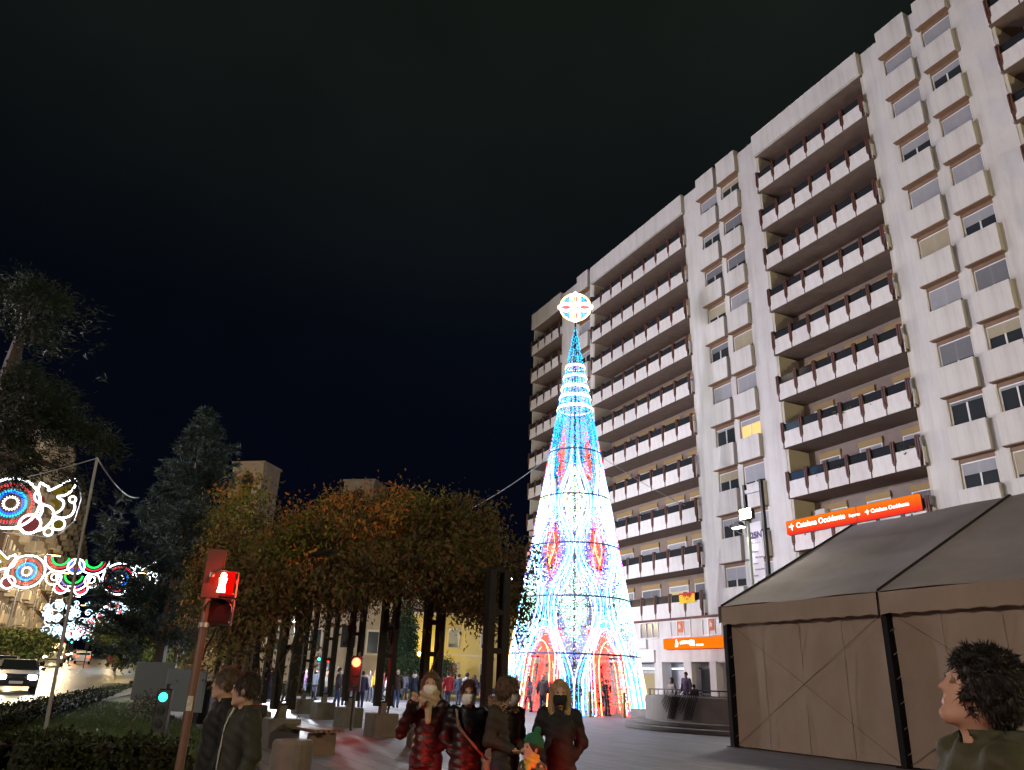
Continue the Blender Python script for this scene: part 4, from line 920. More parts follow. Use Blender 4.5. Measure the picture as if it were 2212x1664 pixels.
# ================================================================== avenue buildings on the left
def apartment(name, lb, a0, a1, b0, h, col, seed, floors, bays, base):
    rg_ = random.Random(seed); o = empty(name, ab(a0, b0, base), EROT); tag(o, lb, 'building', 'apartment blocks along the avenue'); L = a1 - a0
    # local x along the avenue, y = EN (away from the avenue): facade at y=0 looks to -y
    g = MB(); g.box(0, L, 0, 12, -3, h); g.build('wall', mat(name + '_render', col, .85, .2, .5), o); MB().box(-.2, L + .2, -.35, 12.2, h, h + .5).build('cornice', MT['concrete'], o)
    fh = (h - 4) / floors
    wm = MB().box(-.55, .55, -.05, .04, 0, 1.6).mesh('window', MT['pane']); fm2 = MB(); fm2.box(-.65, -.55, -.08, 0, -.06, 1.66); fm2.box(.55, .65, -.08, 0, -.06, 1.66); fm2.box(-.65, .65, -.08, 0, 1.6, 1.7); fm2 = fm2.mesh('frame', MT['alu'])
    bm_ = MB(); bm_.box(-1.1, 1.1, -.95, 0, -.2, -.05); bm_.box(-1.1, 1.1, -.95, -.9, -.05, .9); bm_.box(-1.1, -1.05, -.9, 0, -.05, .9); bm_.box(1.05, 1.1, -.9, 0, -.05, .9); bm_ = bm_.mesh('balcony', MT['cream'])
    for f in range(floors):
        for b in range(bays):
            x = (b + .5) * L / bays; z = 4 + f * fh + .6; w_ = link('window', wm, o, (x, 0, z)); link('frame', fm2, w_)
            r = rg_.random()
            if r < .16: w_.material_slots[0].link = 'OBJECT'; w_.material_slots[0].material = rg_.choice([warm_in, warm_in2])
            if b % 2 == seed % 2: link('balcony', bm_, o, (x, 0, z - .3))
    # gable windows facing down the avenue
    for f in range(floors):
        for y in (3, 6, 9): link('window', wm, o, (0, y, 4 + f * fh + .6), rz=-PI / 2)
    shop = emit('shop_front_glow', (1, .72, .36), .3, False)
    for b in range(bays): MB().box(b * L / bays + .4, (b + 1) * L / bays - .4, -.04, -.02, .3, 2.8).build('shop_front', shop if rg_.random() < .7 else MT['pane'], o)
    return o
apartment('corner_block', 'brown brick apartment block nearest on the left of the avenue', 88, 112, 10.6, 27, (.16, .11, .085), 1, 8, 7, 1.2)
apartment('pale_block', 'pale apartment block second along the avenue', 112.6, 140, 10.4, 31, (.30, .24, .20), 2, 9, 8, 1.8)
apartment('red_block', 'reddish apartment block third along the avenue', 140.6, 172, 10.4, 28, (.20, .10, .07), 3, 8, 9, 2.5)
apartment('grey_block', 'grey brown apartment block fourth along the avenue', 172.6, 210, 10.4, 33, (.2, .17, .14), 4, 9, 10, 3.2)
apartment('far_block', 'farthest apartment block closing the avenue on the left', 211, 260, 10.4, 30, (.18, .14, .11), 5, 8, 10, 4.0)
# a dark terrace closing the far right side of the avenue
o = empty('far_terrace', ab(150, -14, 2.6), EROT); tag(o, 'dark terrace of houses far along the right of the avenue', 'building'); MB().box(0, 110, -12, 0, -3, 13).build('wall', mat('terrace_render', (.14, .11, .09), .9, .2, .4), o)
for i in range(24):
    for z in (3.6, 6.6, 9.6): MB().box(i * 4.5 + 1.2, i * 4.5 + 2.4, 0, .05, z, z + 1.5).build('window', random.choice([MT['pane'], MT['pane'], warm_in2]), o)

# ================================================================== street lamps of the avenue
amb = emit('sodium_lamp', (1, .62, .18), 26)
lpost = MB(); lpost.tube([(0, 0, 0), (0, 0, 4), (0, 0, 8.6)], [.1, .075, .05], 7); lpost.tube([(0, 0, 8.5), (0, -.8, 8.9), (0, -1.8, 9.0)], .035, 5); lpost = lpost.mesh('pole', MT['steel'])
lhead = MB(); lhead.prism([(-.13, 0), (.13, 0), (.09, .12), (-.09, .12)], -2.4, -1.7); lhead = lhead.mesh('lamp_head', MT['dark'])
llens = MB(); llens.box(-.11, .11, -2.36, -1.75, -.05, -.003); llens = llens.mesh('lens', amb)
LA = [(58, 'nearest on the left pavement'), (74, 'second on the left pavement'), (92, 'third on the left pavement'), (112, 'fourth on the left pavement'), (136, 'fifth on the left pavement'), (166, 'sixth on the left pavement'), (200, 'farthest on the left pavement')]
for i, (a, lb) in enumerate(LA):
    b = float(np.interp(a, [31, 60, 72, 330], [11.8, 7.5, 6.5, 6.5])) + .6
    o = empty('street_lamp', ab(a, b, rz_(a) + .1), EROT); link('pole', lpost, o); h_ = link('lamp_head', lhead, o, (0, 0, 8.95)); link('lens', llens, h_)
    tag(o, 'tall avenue street lamp with yellow light, ' + lb, 'street lamp', 'yellow street lamps of the avenue')
    if i < 5: q = ab(a, b - 2.05, rz_(a) + 8.7); light('avenue_lamp_light', 'POINT', q, 2900 if i else 4200, (1, .72, .36), .3)
for i, a in enumerate((84, 124, 170)):
    o = empty('street_lamp', ab(a, -3.9, rz_(a) + .1), EROT + PI); link('pole', lpost, o); h_ = link('lamp_head', lhead, o, (0, 0, 8.95)); link('lens', llens, h_)
    tag(o, 'avenue street lamp on the right pavement, ' + ('nearest', 'middle', 'farthest')[i] + ' of the three', 'street lamp', 'yellow street lamps of the avenue')
    light('avenue_lamp_light', 'POINT', ab(a, -1.9, rz_(a) + 8.7), 1000, (1, .72, .34), .3)
q = ab(40, 11, 9); light('avenue_lamp_light', 'POINT', q, 3400, (1, .78, .48), .3)
# white globe lamps in the square
gl_m = emit('white_lamp_glass', (.95, .97, 1), 35)
for i, (x, y, dist, lb, en) in enumerate(((1098, 1252, 38, 'white lamp on a pole left of the light tree', 3200), (965, 1291, 52, 'small white lamp shining through the vine near the yellow house', 3600), (640, 1342, 48, 'white lamp at the left end of the square', 16000), (855, 1404, 72, 'small white lamp in front of the church wall', 60))):
    c = at(x, y, dist); o = empty('square_lamp', (c[0], c[1], 0)); g = MB(); g.tube([(0, 0, 0), (0, 0, c[2] - .05)], .05, 6); g.build('pole', MT['dark'], o)
    g = MB(); g.lathe([(.05, -.08), (.17, -.04), (.17, .06), (.03, .12)], 12); g.build('lens', gl_m, o, (0, 0, c[2])); g = MB(); g.lathe([(.2, .1), (.2, .14), (.03, .22)], 12); g.build('cap', MT['dark'], o, (0, 0, c[2])); tag(o, lb, 'street lamp', 'white lamps of the square')
    light('square_lamp_light', 'POINT', (c[0], c[1], c[2] - .3), en, (.92, .95, 1), .15)

# ================================================================== light garlands hung over the avenue
NW = emit('garland_white', (.85, .92, 1), 7); GD = dict(r=emit('garland_red', (1, .03, .06), 2.6, False), b=emit('garland_blue', (.01, .12, 1), 3, False), c=emit('garland_cyan', (.02, .5, .95), 2.6, False), g=emit('garland_green', (.02, .9, .12), 2.4, False), w=emit('garland_dot_white', (1, .95, .85), 4, False), v=emit('garland_violet', (.4, .2, .8), 2, False), o=emit('garland_amber', (.9, .5, .2), 1.6, False))
ymat = mat('garland_yellow_foil', (.45, .36, .03), .5); rmat = mat('garland_red_foil', (.35, .04, .06), .5)
def smooth_pts(P, n=5):
    P = [np.array(p, float) for p in P]; out = []
    for i in range(len(P) - 1):
        p0, p1, p2, p3 = P[max(i - 1, 0)], P[i], P[i + 1], P[min(i + 2, len(P) - 1)]
        for t in np.linspace(0, 1, n, endpoint=False): out.append(.5 * (2 * p1 + (p2 - p0) * t + (2 * p0 - 5 * p1 + 4 * p2 - p3) * t * t + (3 * p1 - p0 - 3 * p2 + p3) * t ** 3))
    return out + [P[-1]]
def garland(name, lb, loc, rz, S_=1.0, half=None, px_r=.028):
    o = empty(name, loc, rz); tag(o, lb, 'street decoration'); wt = MB(); D_ = {k: MB() for k in GD}; yf = MB(); rf = MB(); fr = MB()
    def ring(mb, cx, cz, r, tr=px_r, a0=0, a1=2 * PI, n=32):
        tr = tr * .95
        full = abs(a1 - a0 - 2 * PI) < .01; A = np.linspace(a0, a1, n + 1)[:-1] if full else np.linspace(a0, a1, n)
        mb.tube([(cx + r * math.cos(a), 0, cz + r * math.sin(a)) for a in A], tr, 5, closed=full)
    def beads(k, cx, cz, r, n, rad, a0=0, a1=2 * PI):
        for i in range(n):
            a = a0 + (a1 - a0) * (i + .5) / n; x, z = cx + r * math.cos(a), cz + r * math.sin(a); c_, s_ = math.cos(a), math.sin(a)
            D_[k].add([(x + rad * 1.6 * c_, 0, z + rad * 1.6 * s_), (x - rad * s_ * .8, 0, z + rad * c_ * .8), (x - rad * 1.2 * c_, 0, z - rad * 1.2 * s_), (x + rad * s_ * .8, 0, z - rad * c_ * .8), (x, -rad * .7, z), (x, rad * .7, z)], [(0, 1, 4), (1, 2, 4), (2, 3, 4), (3, 0, 4), (1, 0, 5), (2, 1, 5), (3, 2, 5), (0, 3, 5)])
    def disc(mb, cx, cz, r): mb.prism([(cx + r * math.cos(a), cz + r * math.sin(a)) for a in np.linspace(0, 2 * PI, 20)[:-1]], -.012, .012)
    for sg_ in (-1, 1):
        if half and sg_ != half: continue
        X = sg_ * 2.6
        ring(wt, X, 0, .98, .05); beads('r', X, 0, .72, 44, .045); beads('c', X, 0, .5, 34, .055); beads('b', X, 0, .42, 30, .05); beads('w', X, 0, .24, 18, .045); ring(fr, X, 0, .8, .012); ring(fr, X, 0, .57, .012)
        # bird: head, body, wings, tail scrolls
        B = lambda pts, tr=.04: wt.tube([(X + sg_ * a, 0, b) for a, b in smooth_pts(pts)], tr * .95, 5)
        B([(.78, .62), (.82, .95), (.95, .86), (1.12, .8), (1.2, .68), (1.9, 1.24), (2.02, 1.05), (1.95, .78), (1.75, .55), (1.5, .46), (1.75, .3), (1.78, .05), (1.65, -.15), (1.48, -.26)])
        B([(.78, .62), (.72, .42), (.8, .22), (1.05, .1), (1.35, .02), (1.52, -.2), (1.5, -.55), (1.3, -.85), (1.0, -1.0)]); B([(1.05, .12), (1.1, -.2), (1.02, -.5)], .05); B([(1.52, -.28), (1.8, -.36), (2.12, -.22), (2.2, .1), (2.1, .35)])
        ring(wt, X + sg_ * 2.05, .42, .12, .035); ring(wt, X + sg_ * .82, -.72, .36, .045); disc(rf, X + sg_ * .82, -.72, .3); ring(wt, X + sg_ * 1.78, -.62, .22, .035); disc(yf, X + sg_ * 1.78, -.62, .17); ring(wt, X + sg_ * 1.5, -.94, .15, .03)
        yf.prism([(X + sg_ * a, b) for a, b in [(1.25, .66), (1.88, 1.14), (1.9, .8), (1.6, .55), (1.4, .52)]], -.01, .01); yf.prism([(X + sg_ * a, b) for a, b in [(1.25, .3), (1.5, .38), (1.68, .18), (1.6, -.1), (1.5, -.1), (1.5, .1)]], -.01, .01); rf.prism([(X + sg_ * a, b) for a, b in [(.84, .45), (1.05, .4), (1.15, .18), (.95, .2)]], -.01, .01)
        fr.tube([(X + sg_ * a, 0, b) for a, b in [(2.1, 1.1), (2.36, .5), (2.3, -.4), (1.9, -1.0), (1.5, -1.16), (0, -1.14)]], .015, 4)
    if not half:
        ring(wt, 0, .55, .58 * .8, .045); beads('b', 0, .55, .36, 26, .05); beads('b', 0, .55, .27, 20, .045); beads('r', 0, .55, .17, 12, .04)
        for s2_ in (-1, 1):
            ring(wt, s2_ * .95, 1.02, .86, .045, PI, 2 * PI, 20); beads('r', s2_ * .95, 1.02, .64, 26, .045, PI, 2 * PI); beads('g', s2_ * .95, 1.02, .46, 22, .055, PI, 2 * PI)
            ring(wt, s2_ * 1.08, -.25, .42, .04); beads('o', s2_ * 1.08, -.25, .3, 16, .035); ring(wt, s2_ * 1.02, -.2, .2, .035)
            ring(wt, s2_ * .55, -.78, .38, .04, PI * .9, 2.1 * PI, 18); beads('r', s2_ * .55, -.78, .22, 14, .05, PI, 2 * PI)
        ring(wt, 0, 0, .95, .045, PI * 1.0, 2 * PI, 20); beads('v', 0, 0, .72, 26, .045, PI, 2 * PI); beads('g', 0, 0, .48, 20, .055, PI, 2 * PI)
    for mb, nm, m in ((wt, 'light_tube', NW), (yf, 'foil', ymat), (rf, 'foil', rmat), (fr, 'frame', MT['steel'])):
        if mb.f: mb.build(nm, m, o)
    for k, mb in D_.items():
        if mb.f: tag(mb.build('bead_lamps', GD[k], o), kind='stuff')
    o.scale = (S_,) * 3; return o
g2 = at(160, 1243, 56.5); garland('light_garland', 'complete light garland with two rings and birds hung over the avenue', tuple(g2), EAZ * -1, 1.0)
g1 = at(-150, 1068, 35.8); garland('light_garland', 'near light garland cut by the left edge with ring and bird', tuple(g1), EAZ * -1, 1.0)
# far garland: swirls with a row of red roundels
def swirl_garland(lb, c, wd, ht, rz, n=110):
    o = empty('light_garland', c, rz); tag(o, lb, 'street decoration'); wt = MB(); rr = MB()
    for i in range(n):
        x, z = random.uniform(-wd / 2, wd / 2), random.uniform(-ht / 2, ht / 2); r = random.uniform(.25, .6) * ht / 3.6; a0 = random.uniform(0, 6.28); dr_ = random.choice([-1, 1])
        wt.tube([(x + r * (1 - t / 9) * math.cos(a0 + dr_ * t), 0, z + r * (1 - t / 9) * math.sin(a0 + dr_ * t)) for t in np.linspace(0, 8, 18)], .05 * ht / 3.6, 3)
    for i in range(6):
        t = i / 5; x = wd * (-.05 + .36 * (t - .4)); z = ht * (-.42 + .72 * t); r = ht * (.09 + .18 * t)
        wt.tube([(x + r * math.cos(a), -.05, z + r * math.sin(a)) for a in np.linspace(0, 2 * PI, 21)[:-1]], .05 * ht / 3.6, 4, closed=True)
        for k in range(5):
            a = k * 1.256 + i; rr.prism([(x + r * .25 * math.cos(a), z + r * .25 * math.sin(a)), (x + r * .85 * math.cos(a - .35), z + r * .85 * math.sin(a - .35)), (x + r * .85 * math.cos(a + .35), z + r * .85 * math.sin(a + .35))], -.06, -.03)
    tag(wt.build('light_tube', emit('swirl_white', (.6, .85, 1), 3.6), o), kind='stuff'); rr.build('roundel', emit('swirl_red', (1, .12, .12), 2.2), o); return o
swirl_garland('far garland of white swirls with a diagonal row of red roundels', tuple(at(205, 1340, 105)), 10.5, 3.8, -EAZ)
swirl_garland('farthest pale blue garland low over the avenue', tuple(at(175, 1368, 165)), 16, 2.2, -EAZ, 70)
# slender pole of the near garland
b = at(97, 1590, 16); b[2] = 0; o = empty('garland_pole', tuple(b)); tp_ = at(210, 990, math.hypot(b[0], b[1])); g = MB(); g.tube([(0, 0, 0), tuple((tp_ - b) * .5), tuple(tp_ - b)], [.034, .03, .025], 7); g.build('pole', MT['steel'], o); MB().lathe([(.12, 0), (.12, .03), (.06, .06)], 10).build('base_plate', MT['steel'], o); tag(o, 'slender leaning metal pole that carries the near garland', 'pole')
cable(tp_, at(300, 1075, 38), .25, 'thin cable from the garland pole top into the conifer'); cable(tp_, at(60, 1030, 28.3), .02, 'thin cable from the garland pole to the near garland', .012)
# ================================================================== pedestrian signal, other signals, board
redlit = emit('signal_red', (1, .012, .006), 4.5); redfig = emit('signal_figure', (1, .55, .35), 14); grnlit = emit('signal_green', (.05, 1, .6), 5)
paint = mat('signal_pole_paint', (.11, .05, .034), .5, .2, 4); house = mat('signal_housing', (.02, .012, .012), .45)
c = at(432, 1400, 9.6); TS = empty('pedestrian_signal', (c[0], c[1], -.15), math.radians(12)); tag(TS, 'red pedestrian signal with standing figure on a brown pole', 'traffic light')
hz = at(460, 1290, 9.5)[2] + .33; hx = (at(459, 1290, 9.6)[0] - c[0]); top = at(450, 1185, 9.6)[2] + .15
g = MB(); g.tube([(0, 0, 0), (0, 0, top - .35)], .046, 10); g.build('pole', paint, TS); MB().bevbox(-.09, .11, -.05, .05, top - .55, top, .01).build('pole_head', mat('signal_backboard', (.06, .028, .02), .6, .2, 4), TS)
ox = .13
g = MB()
for dz in (0, -.31): g.bevbox(ox - .15, ox + .15, -.02, .14, hz - .16 + dz, hz + .14 + dz, .02)
g.build('housing', house, TS); MB().box(.0, ox, .03, .07, hz - .5, hz - .46).build('bracket', paint, TS); MB().box(.0, ox, .03, .07, hz + .05, hz + .09).build('bracket', paint, TS)
MB().box(ox - .125, ox + .125, -.03, -.021, hz - .14, hz + .12).build('red_lens', emit('signal_lens', (1, .004, .002), .9), TS)
MB().box(ox - .125, ox + .125, -.03, -.021, hz - .45, hz - .19).build('green_lens', mat('unlit_lens', (.03, .01, .01), .2), TS)
g = MB(); g.lathe([(.01, .05), (.03, .06), (.034, .08), (.028, .1), (.01, .11)], 10); g.prism([(-.05, -.11), (.04, -.11), (.03, -.02), (.045, .05), (-.045, .05), (-.035, -.02)], -.008, .008); g.build('standing_figure', redfig, TS, (ox, -.045, hz - .01))
for dz in (0, -.31):
    g = MB(); n = 10; A = np.linspace(-.1, PI + .1, n); vs = []
    for a in A: vs += [(ox + .15 * math.cos(a), -.02, hz - .01 + dz + .13 * math.sin(a)), (ox + .15 * math.cos(a), -.10, hz - .01 + dz + .13 * math.sin(a))]
    g.add(vs, [(2 * i, 2 * i + 1, 2 * i + 3, 2 * i + 2) for i in range(n - 1)]); g.build('visor', house, TS)
for bx, bz in ((-.13, .11), (.13, .11), (-.13, -.13), (.13, -.13), (-.13, -.2), (.13, -.2), (-.13, -.44), (.13, -.44)):
    g = MB(); g.lathe([(.012, 0), (.012, .006), (.004, .009)], 8); b_ = g.build('bolt', MT['steel'], TS); b_.rotation_euler = (PI / 2, 0, 0); b_.location = (ox + bx, -.021, hz + bz)
g = MB(); g.tube([(ox, .08, hz - .47), (ox - .03, .09, hz - .6), (.05, .06, hz - .72), (.045, .0, hz - .85)], .012, 6); g.build('cable', MT['blackpole'], TS)
for cz in (hz - .48, hz + .07): g = MB(); g.lathe([(.058, cz - .025), (.058, cz + .025)], 14); g.build('clamp', MT['steel'], TS)
MB().box(-.03, .03, -.0475, -.0465, 1.15, 1.3).build('sticker', mat('worn_sticker', (.45, .43, .38), .7, .5, 20), TS)
q = TS.matrix_basis @ Vector((ox, -.25, hz)); light('signal_light', 'POINT', q, 12, (1, .02, .01), .08)
q = TS.matrix_basis @ Vector((ox + .5, .6, hz)); light('red_fill_light', 'POINT', q, 60, (1, .05, .02), .1)  # added red fill behind the signal to tint the vine, no lamp there
def signal(lb, x, y, dist, lens, off=0, big=1.0):
    c = at(x, y, dist); o = empty('traffic_light', (c[0], c[1], 0)); g = MB(); g.tube([(.0, .12, 0), (.0, .12, c[2] + .3)], .05, 6); g.build('pole', MT['dark'], o); MB().bevbox(-.16, .16, -.1, .1, c[2] - .75, c[2] + .2, .03).build('housing', MT['dark'], o)
    for k in range(3):
        g = MB(); g.lathe([(.1 * big, 0), (.09 * big, .03), (.02, .04)], 12); l = g.build('lens', lens if k == off else MT['pane'], o); l.rotation_euler = (PI / 2, 0, 0); l.location = (0, -.1, c[2] - .28 * k + .02)
    tag(o, lb, 'traffic light'); return o
redbig = emit('far_signal_red', (1, .05, .02), 20)
signal('glowing red traffic light among the pergola posts', 771, 1433, 23.6, redbig, big=1.25); q = at(771, 1433, 23.1); light('far_signal_light', 'POINT', tuple(q), 40, (1, .03, .02), .1)
signal('small green signal in front of the church wall', 690, 1425, 60, grnlit); signal('small red signal beside a pergola post', 709, 1428, 60, redlit)
signal('green traffic light over the middle of the avenue', 191, 1386, 92, emit('far_green', (.1, 1, .4), 14)); signal('turquoise far traffic light of the avenue', 156, 1388, 110, emit('far_turquoise', (.05, 1, .7), 8)); signal('cluster red traffic light by the avenue median', 139, 1392, 96, redbig)
signal('red traffic light on the right pavement', 333, 1391, 70, redbig); signal('second red traffic light on the right pavement', 318, 1389, 78, redlit)
signal('turquoise signal at the lawn edge behind the brown signal pole', 356, 1508, 20.5, emit('near_green', (.03, 1, .65), 5))
c = gnd(318, 1545); o = empty('notice_board', (c[0], c[1], 0), .25); MB().bevbox(-.62, .62, -.05, .05, .45, 1.65, .02).build('panel', MT['bin'], o); g = MB(); g.box(-.5, -.42, -.03, .03, 0, .45); g.box(.42, .5, -.03, .03, 0, .45); g.build('legs', MT['dark'], o); tag(o, 'grey notice board standing on the lawn', 'notice board')
c = at(398, 1500, 24.5); o = empty('notice_board', (c[0], c[1], 0), -.2); MB().bevbox(-.6, .6, -.05, .05, .35, 1.45, .02).build('panel', MT['bin'], o); g = MB(); g.box(-.5, -.42, -.03, .03, 0, .35); g.box(.42, .5, -.03, .03, 0, .35); g.build('legs', MT['dark'], o); tag(o, 'darker notice board behind the brown signal pole', 'notice board')
c = at(375, 1470, 26); g = MB(); g.bevbox(-.35, .35, -.3, .3, 0, 1.15, .05); tag(g.build('litter_bin', MT['dark'], None, (c[0] + .9, c[1], 0)), 'dark litter bin behind the notice boards', 'bin')
# white gazebo on the avenue pavement
c = at(276, 1435, 112); o = empty('market_gazebo', ab(float(c @ EX), -4.9, rz_(112) + .13), EROT); cv_ = mat('gazebo_canvas', (.6, .48, .3), .7)
g = MB(); g.add([(-1.7, -1.7, 2.3), (1.7, -1.7, 2.3), (1.7, 1.7, 2.3), (-1.7, 1.7, 2.3), (0, 0, 3.4), (-1.7, -1.7, 2.05), (1.7, -1.7, 2.05), (1.7, 1.7, 2.05), (-1.7, 1.7, 2.05)], [(0, 1, 4), (1, 2, 4), (2, 3, 4), (3, 0, 4), (0, 5, 6, 1), (1, 6, 7, 2), (2, 7, 8, 3), (3, 8, 5, 0)]); g.build('canopy', cv_, o)
for x in (-1.6, 1.6):
    for y in (-1.6, 1.6): MB().box(x - .04, x + .04, y - .04, y + .04, 0, 2.3).build('leg', MT['alu'], o)
MB().box(-1.5, 1.5, -1.6, -1.0, 0, .85).build('counter', MT['wood'], o); tag(o, 'cream canvas gazebo stall on the right pavement of the avenue', 'gazebo'); light('stall_light', 'POINT', tuple(np.array(ab(float(c @ EX), -4.9, rz_(112) + 2.1))), 120, (1, .75, .4), .15)

# ================================================================== vehicles
tyre = mat('tyre_rubber', (.02, .02, .02), .8); rim = mat('wheel_rim', (.3, .3, .32), .35, metal=.8); cgl = mat('car_glass', (.012, .014, .016), .05)
hl = emit('headlight', (.9, .97, 1), 45); hlw = emit('headlight_warm', (1, .9, .6), 40); tl = emit('tail_light', (1, .03, .015), 12); tl0 = mat('tail_light_off', (.25, .01, .01), .2); plate = mat('number_plate', (.65, .65, .6), .5)
def car(name, lb, a, b, face, col, front=None, rear=None, van=False, cat='car', yaw=0):
    o = empty(name, ab(a, b, rz_(a)), EROT + (0 if face > 0 else PI) + yaw); tag(o, lb, cat, 'vehicles on the avenue')   # local +x = front
    L, Wd = (4.9, 1.95) if van else (4.2, 1.76); pm_ = mat(name + '_paint', col, .3, 0, metal=.2)
    if van: prof = [(-L / 2, .35), (-L / 2, 2.1), (-L / 2 + .1, 2.25), (L / 2 - 1.4, 2.25), (L / 2 - .75, 1.35), (L / 2 - .1, 1.05), (L / 2, .8), (L / 2, .35)]
    else: prof = [(-L / 2, .35), (-L / 2 - .02, .75), (-L / 2 + .12, 1.0), (-L / 2 + .55, 1.38), (-L / 2 + 1.2, 1.47), (-.15, 1.46), (.85, 1.02), (L / 2 - .25, .85), (L / 2 - .02, .68), (L / 2, .35)]
    def tap(p): 
        z = p[2]; k = 1 - .17 * max(0, z - .9) / .6 if not van else 1 - .05 * max(0, z - 1.2); e = 1 - .06 * max(0, abs(p[0]) - L / 2 + .5) / .5; return (p[0], p[1] * k * e, z)
    g = MB(); ys = [-Wd / 2, -Wd / 2 + .08, Wd / 2 - .08, Wd / 2]; n = len(prof); vs = []
    for i, y in enumerate(ys):
        for x, z in prof:
            zz = .35 + (z - .35) * (.97 if i in (0, 3) else 1); xx = x * (.985 if i in (0, 3) else 1); vs.append(tap((xx, y, zz)))
    fs = [tuple(range(n)), tuple(range(4 * n - 1, 3 * n - 1, -1))]
    for k in range(3):
        for i in range(n): j = (i + 1) % n; fs.append((k * n + j, k * n + i, (k + 1) * n + i, (k + 1) * n + j))
    g.add(vs, fs); g.build('body', pm_, o)
    def quad(nm, pts, m): g = MB(); g.add([tap(p) for p in pts], [tuple(range(len(pts)))]); return g.build(nm, m, o)
    hw = Wd / 2 - .13; e = .012
    if van:
        quad('windscreen', [(L / 2 - 1.36 + e, -hw, 2.15), (L / 2 - .80 + e, -hw, 1.42), (L / 2 - .80 + e, hw, 1.42), (L / 2 - 1.36 + e, hw, 2.15)], cgl)
        for s in (-1, 1): quad('side_window', [(-L / 2 + .3, s * (Wd / 2 + e), 1.35), (L / 2 - 1.0, s * (Wd / 2 + e), 1.35), (L / 2 - 1.5, s * (Wd / 2 + e), 2.0), (-L / 2 + .3, s * (Wd / 2 + e), 2.0)], cgl)
        quad('rear_window', [(-L / 2 - e, -hw, 1.4), (-L / 2 - e, hw, 1.4), (-L / 2 - e, hw, 2.0), (-L / 2 - e, -hw, 2.0)], cgl)
    else:
        quad('windscreen', [(-.08 + e, -hw, 1.43 + e), (.8 + e, -hw, 1.05 + e), (.8 + e, hw, 1.05 + e), (-.08 + e, hw, 1.43 + e)], cgl)
        quad('rear_window', [(-L / 2 + .55 - e, -hw, 1.35), (-L / 2 + .13 - e, -hw, 1.04), (-L / 2 + .13 - e, hw, 1.04), (-L / 2 + .55 - e, hw, 1.35)], cgl)
        for s in (-1, 1): quad('side_window', [(-L / 2 + .35, s * (Wd / 2 + .004), 1.02), (.72, s * (Wd / 2 + .004), 1.02), (-.12, s * (Wd / 2 + .004), 1.37), (-L / 2 + .75, s * (Wd / 2 + .004), 1.37)], cgl)
    for x in (-L / 2 + .8, L / 2 - .8):
        for s in (-1, 1):
            g = MB(); g.lathe([(.2, -.1), (.31, -.1), (.33, -.06), (.33, .06), (.31, .1), (.2, .1)], 18); t = g.build('wheel', tyre, o, (x, s * (Wd / 2 - .12), .33)); t.rotation_euler = (PI / 2, 0, 0)
            g = MB(); g.lathe([(.2, -.09), (.19, -.105), (.05, -.11)], 14) if s > 0 else g.lathe([(.05, .11), (.19, .105), (.2, .09)], 14); g.build('rim', rim, t)
    zl = .72 if not van else .85
    for s in (-1, 1):
        MB().bevbox(L / 2 - .10, L / 2 + .015, s * (Wd / 2 - .3) - .17, s * (Wd / 2 - .3) + .17, zl - .09, zl + .09, .02).build('headlight', front or MT['pane'], o)
        MB().bevbox(-L / 2 - .035, -L / 2 + .1, s * (Wd / 2 - .24) - .15, s * (Wd / 2 - .24) + .15, .72, .92, .02).build('tail_light', rear or tl0, o)
        MB().bevbox(.55, .75, s * (Wd / 2 + .1) - .09, s * (Wd / 2 + .1) + .09, 1.0, 1.14, .02).build('mirror', pm_, o)
    MB().box(-L / 2 - .035, -L / 2 - .022, -.26, .26, .5, .61).build('number_plate', plate, o); MB().box(L / 2 + .002, L / 2 + .014, -.26, .26, .45, .56).build('number_plate', plate, o)
    MB().box(L / 2 - .0, L / 2 + .01, -.5, .5, .58, .68).build('grille', MT['dark'], o)
    if front is hl or van:
        for s in (-1, 1):
            q = o.matrix_basis @ Vector((L / 2 + .12, s * (Wd / 2 - .3), zl)); q2 = o.matrix_basis @ Vector((L / 2 + 12, s * (Wd / 2 - .3), -.9)); light('headlight_light', 'SPOT', q, 160, (1, .96, .85), .06, q2, 55, .5)
    return o
car('oncoming_car', 'dark oncoming car with bright headlights at the left edge', 43.5, 3.35, -1, (.02, .022, .025), hl, yaw=.1)
car('oncoming_car', 'second oncoming car behind the dark car at the left edge', 53, 4.9, -1, (.15, .15, .15), hlw, yaw=.06)
car('delivery_van', 'pale van with lit headlights in the middle of the avenue', 96, 4.5, -1, (.35, .36, .34), hlw, van=True, cat='van')
car('white_car', 'white car with glowing tail lights driving up the avenue', 112, 2.1, 1, (.6, .6, .6), None, tl)
car('silver_car', 'silver car with tail lights farther up the avenue', 131, 3.0, 1, (.4, .4, .42), None, tl)
car('dark_red_car', 'dark red car parked at the right kerb of the avenue', 106, -1.5, 1, (.12, .01, .012))
car('blue_car', 'grey blue car parked ahead of the dark red car', 121, -1.5, 1, (.08, .1, .13)); car('parked_car', 'black car parked farthest at the right kerb', 136, -1.5, 1, (.03, .03, .03), None, tl)
for i, (a, lb) in enumerate(((118, 'third'), (137, 'fourth'), (158, 'fifth'), (182, 'farthest'))): car('oncoming_car', lb + ' oncoming car with headlights up the avenue', a, 5.0 + .2 * i, -1, (.1, .1, .1), hlw)
c = at(872, 1490, 64); o = car('parked_car', 'dark parked car at the far edge of the square near the yellow house', 60, 0, 1, (.03, .035, .03)); o.location = (c[0], c[1], 0); o.rotation_euler = (0, 0, .1); o['group'] = 'cars at the square'
c = at(1030, 1490, 66); o = car('parked_car', 'black parked car behind the people right of the yellow house wall lamp', 60, 0, 1, (.02, .02, .025)); o.location = (c[0], c[1], 0); o.rotation_euler = (0, 0, .1); o['group'] = 'cars at the square'
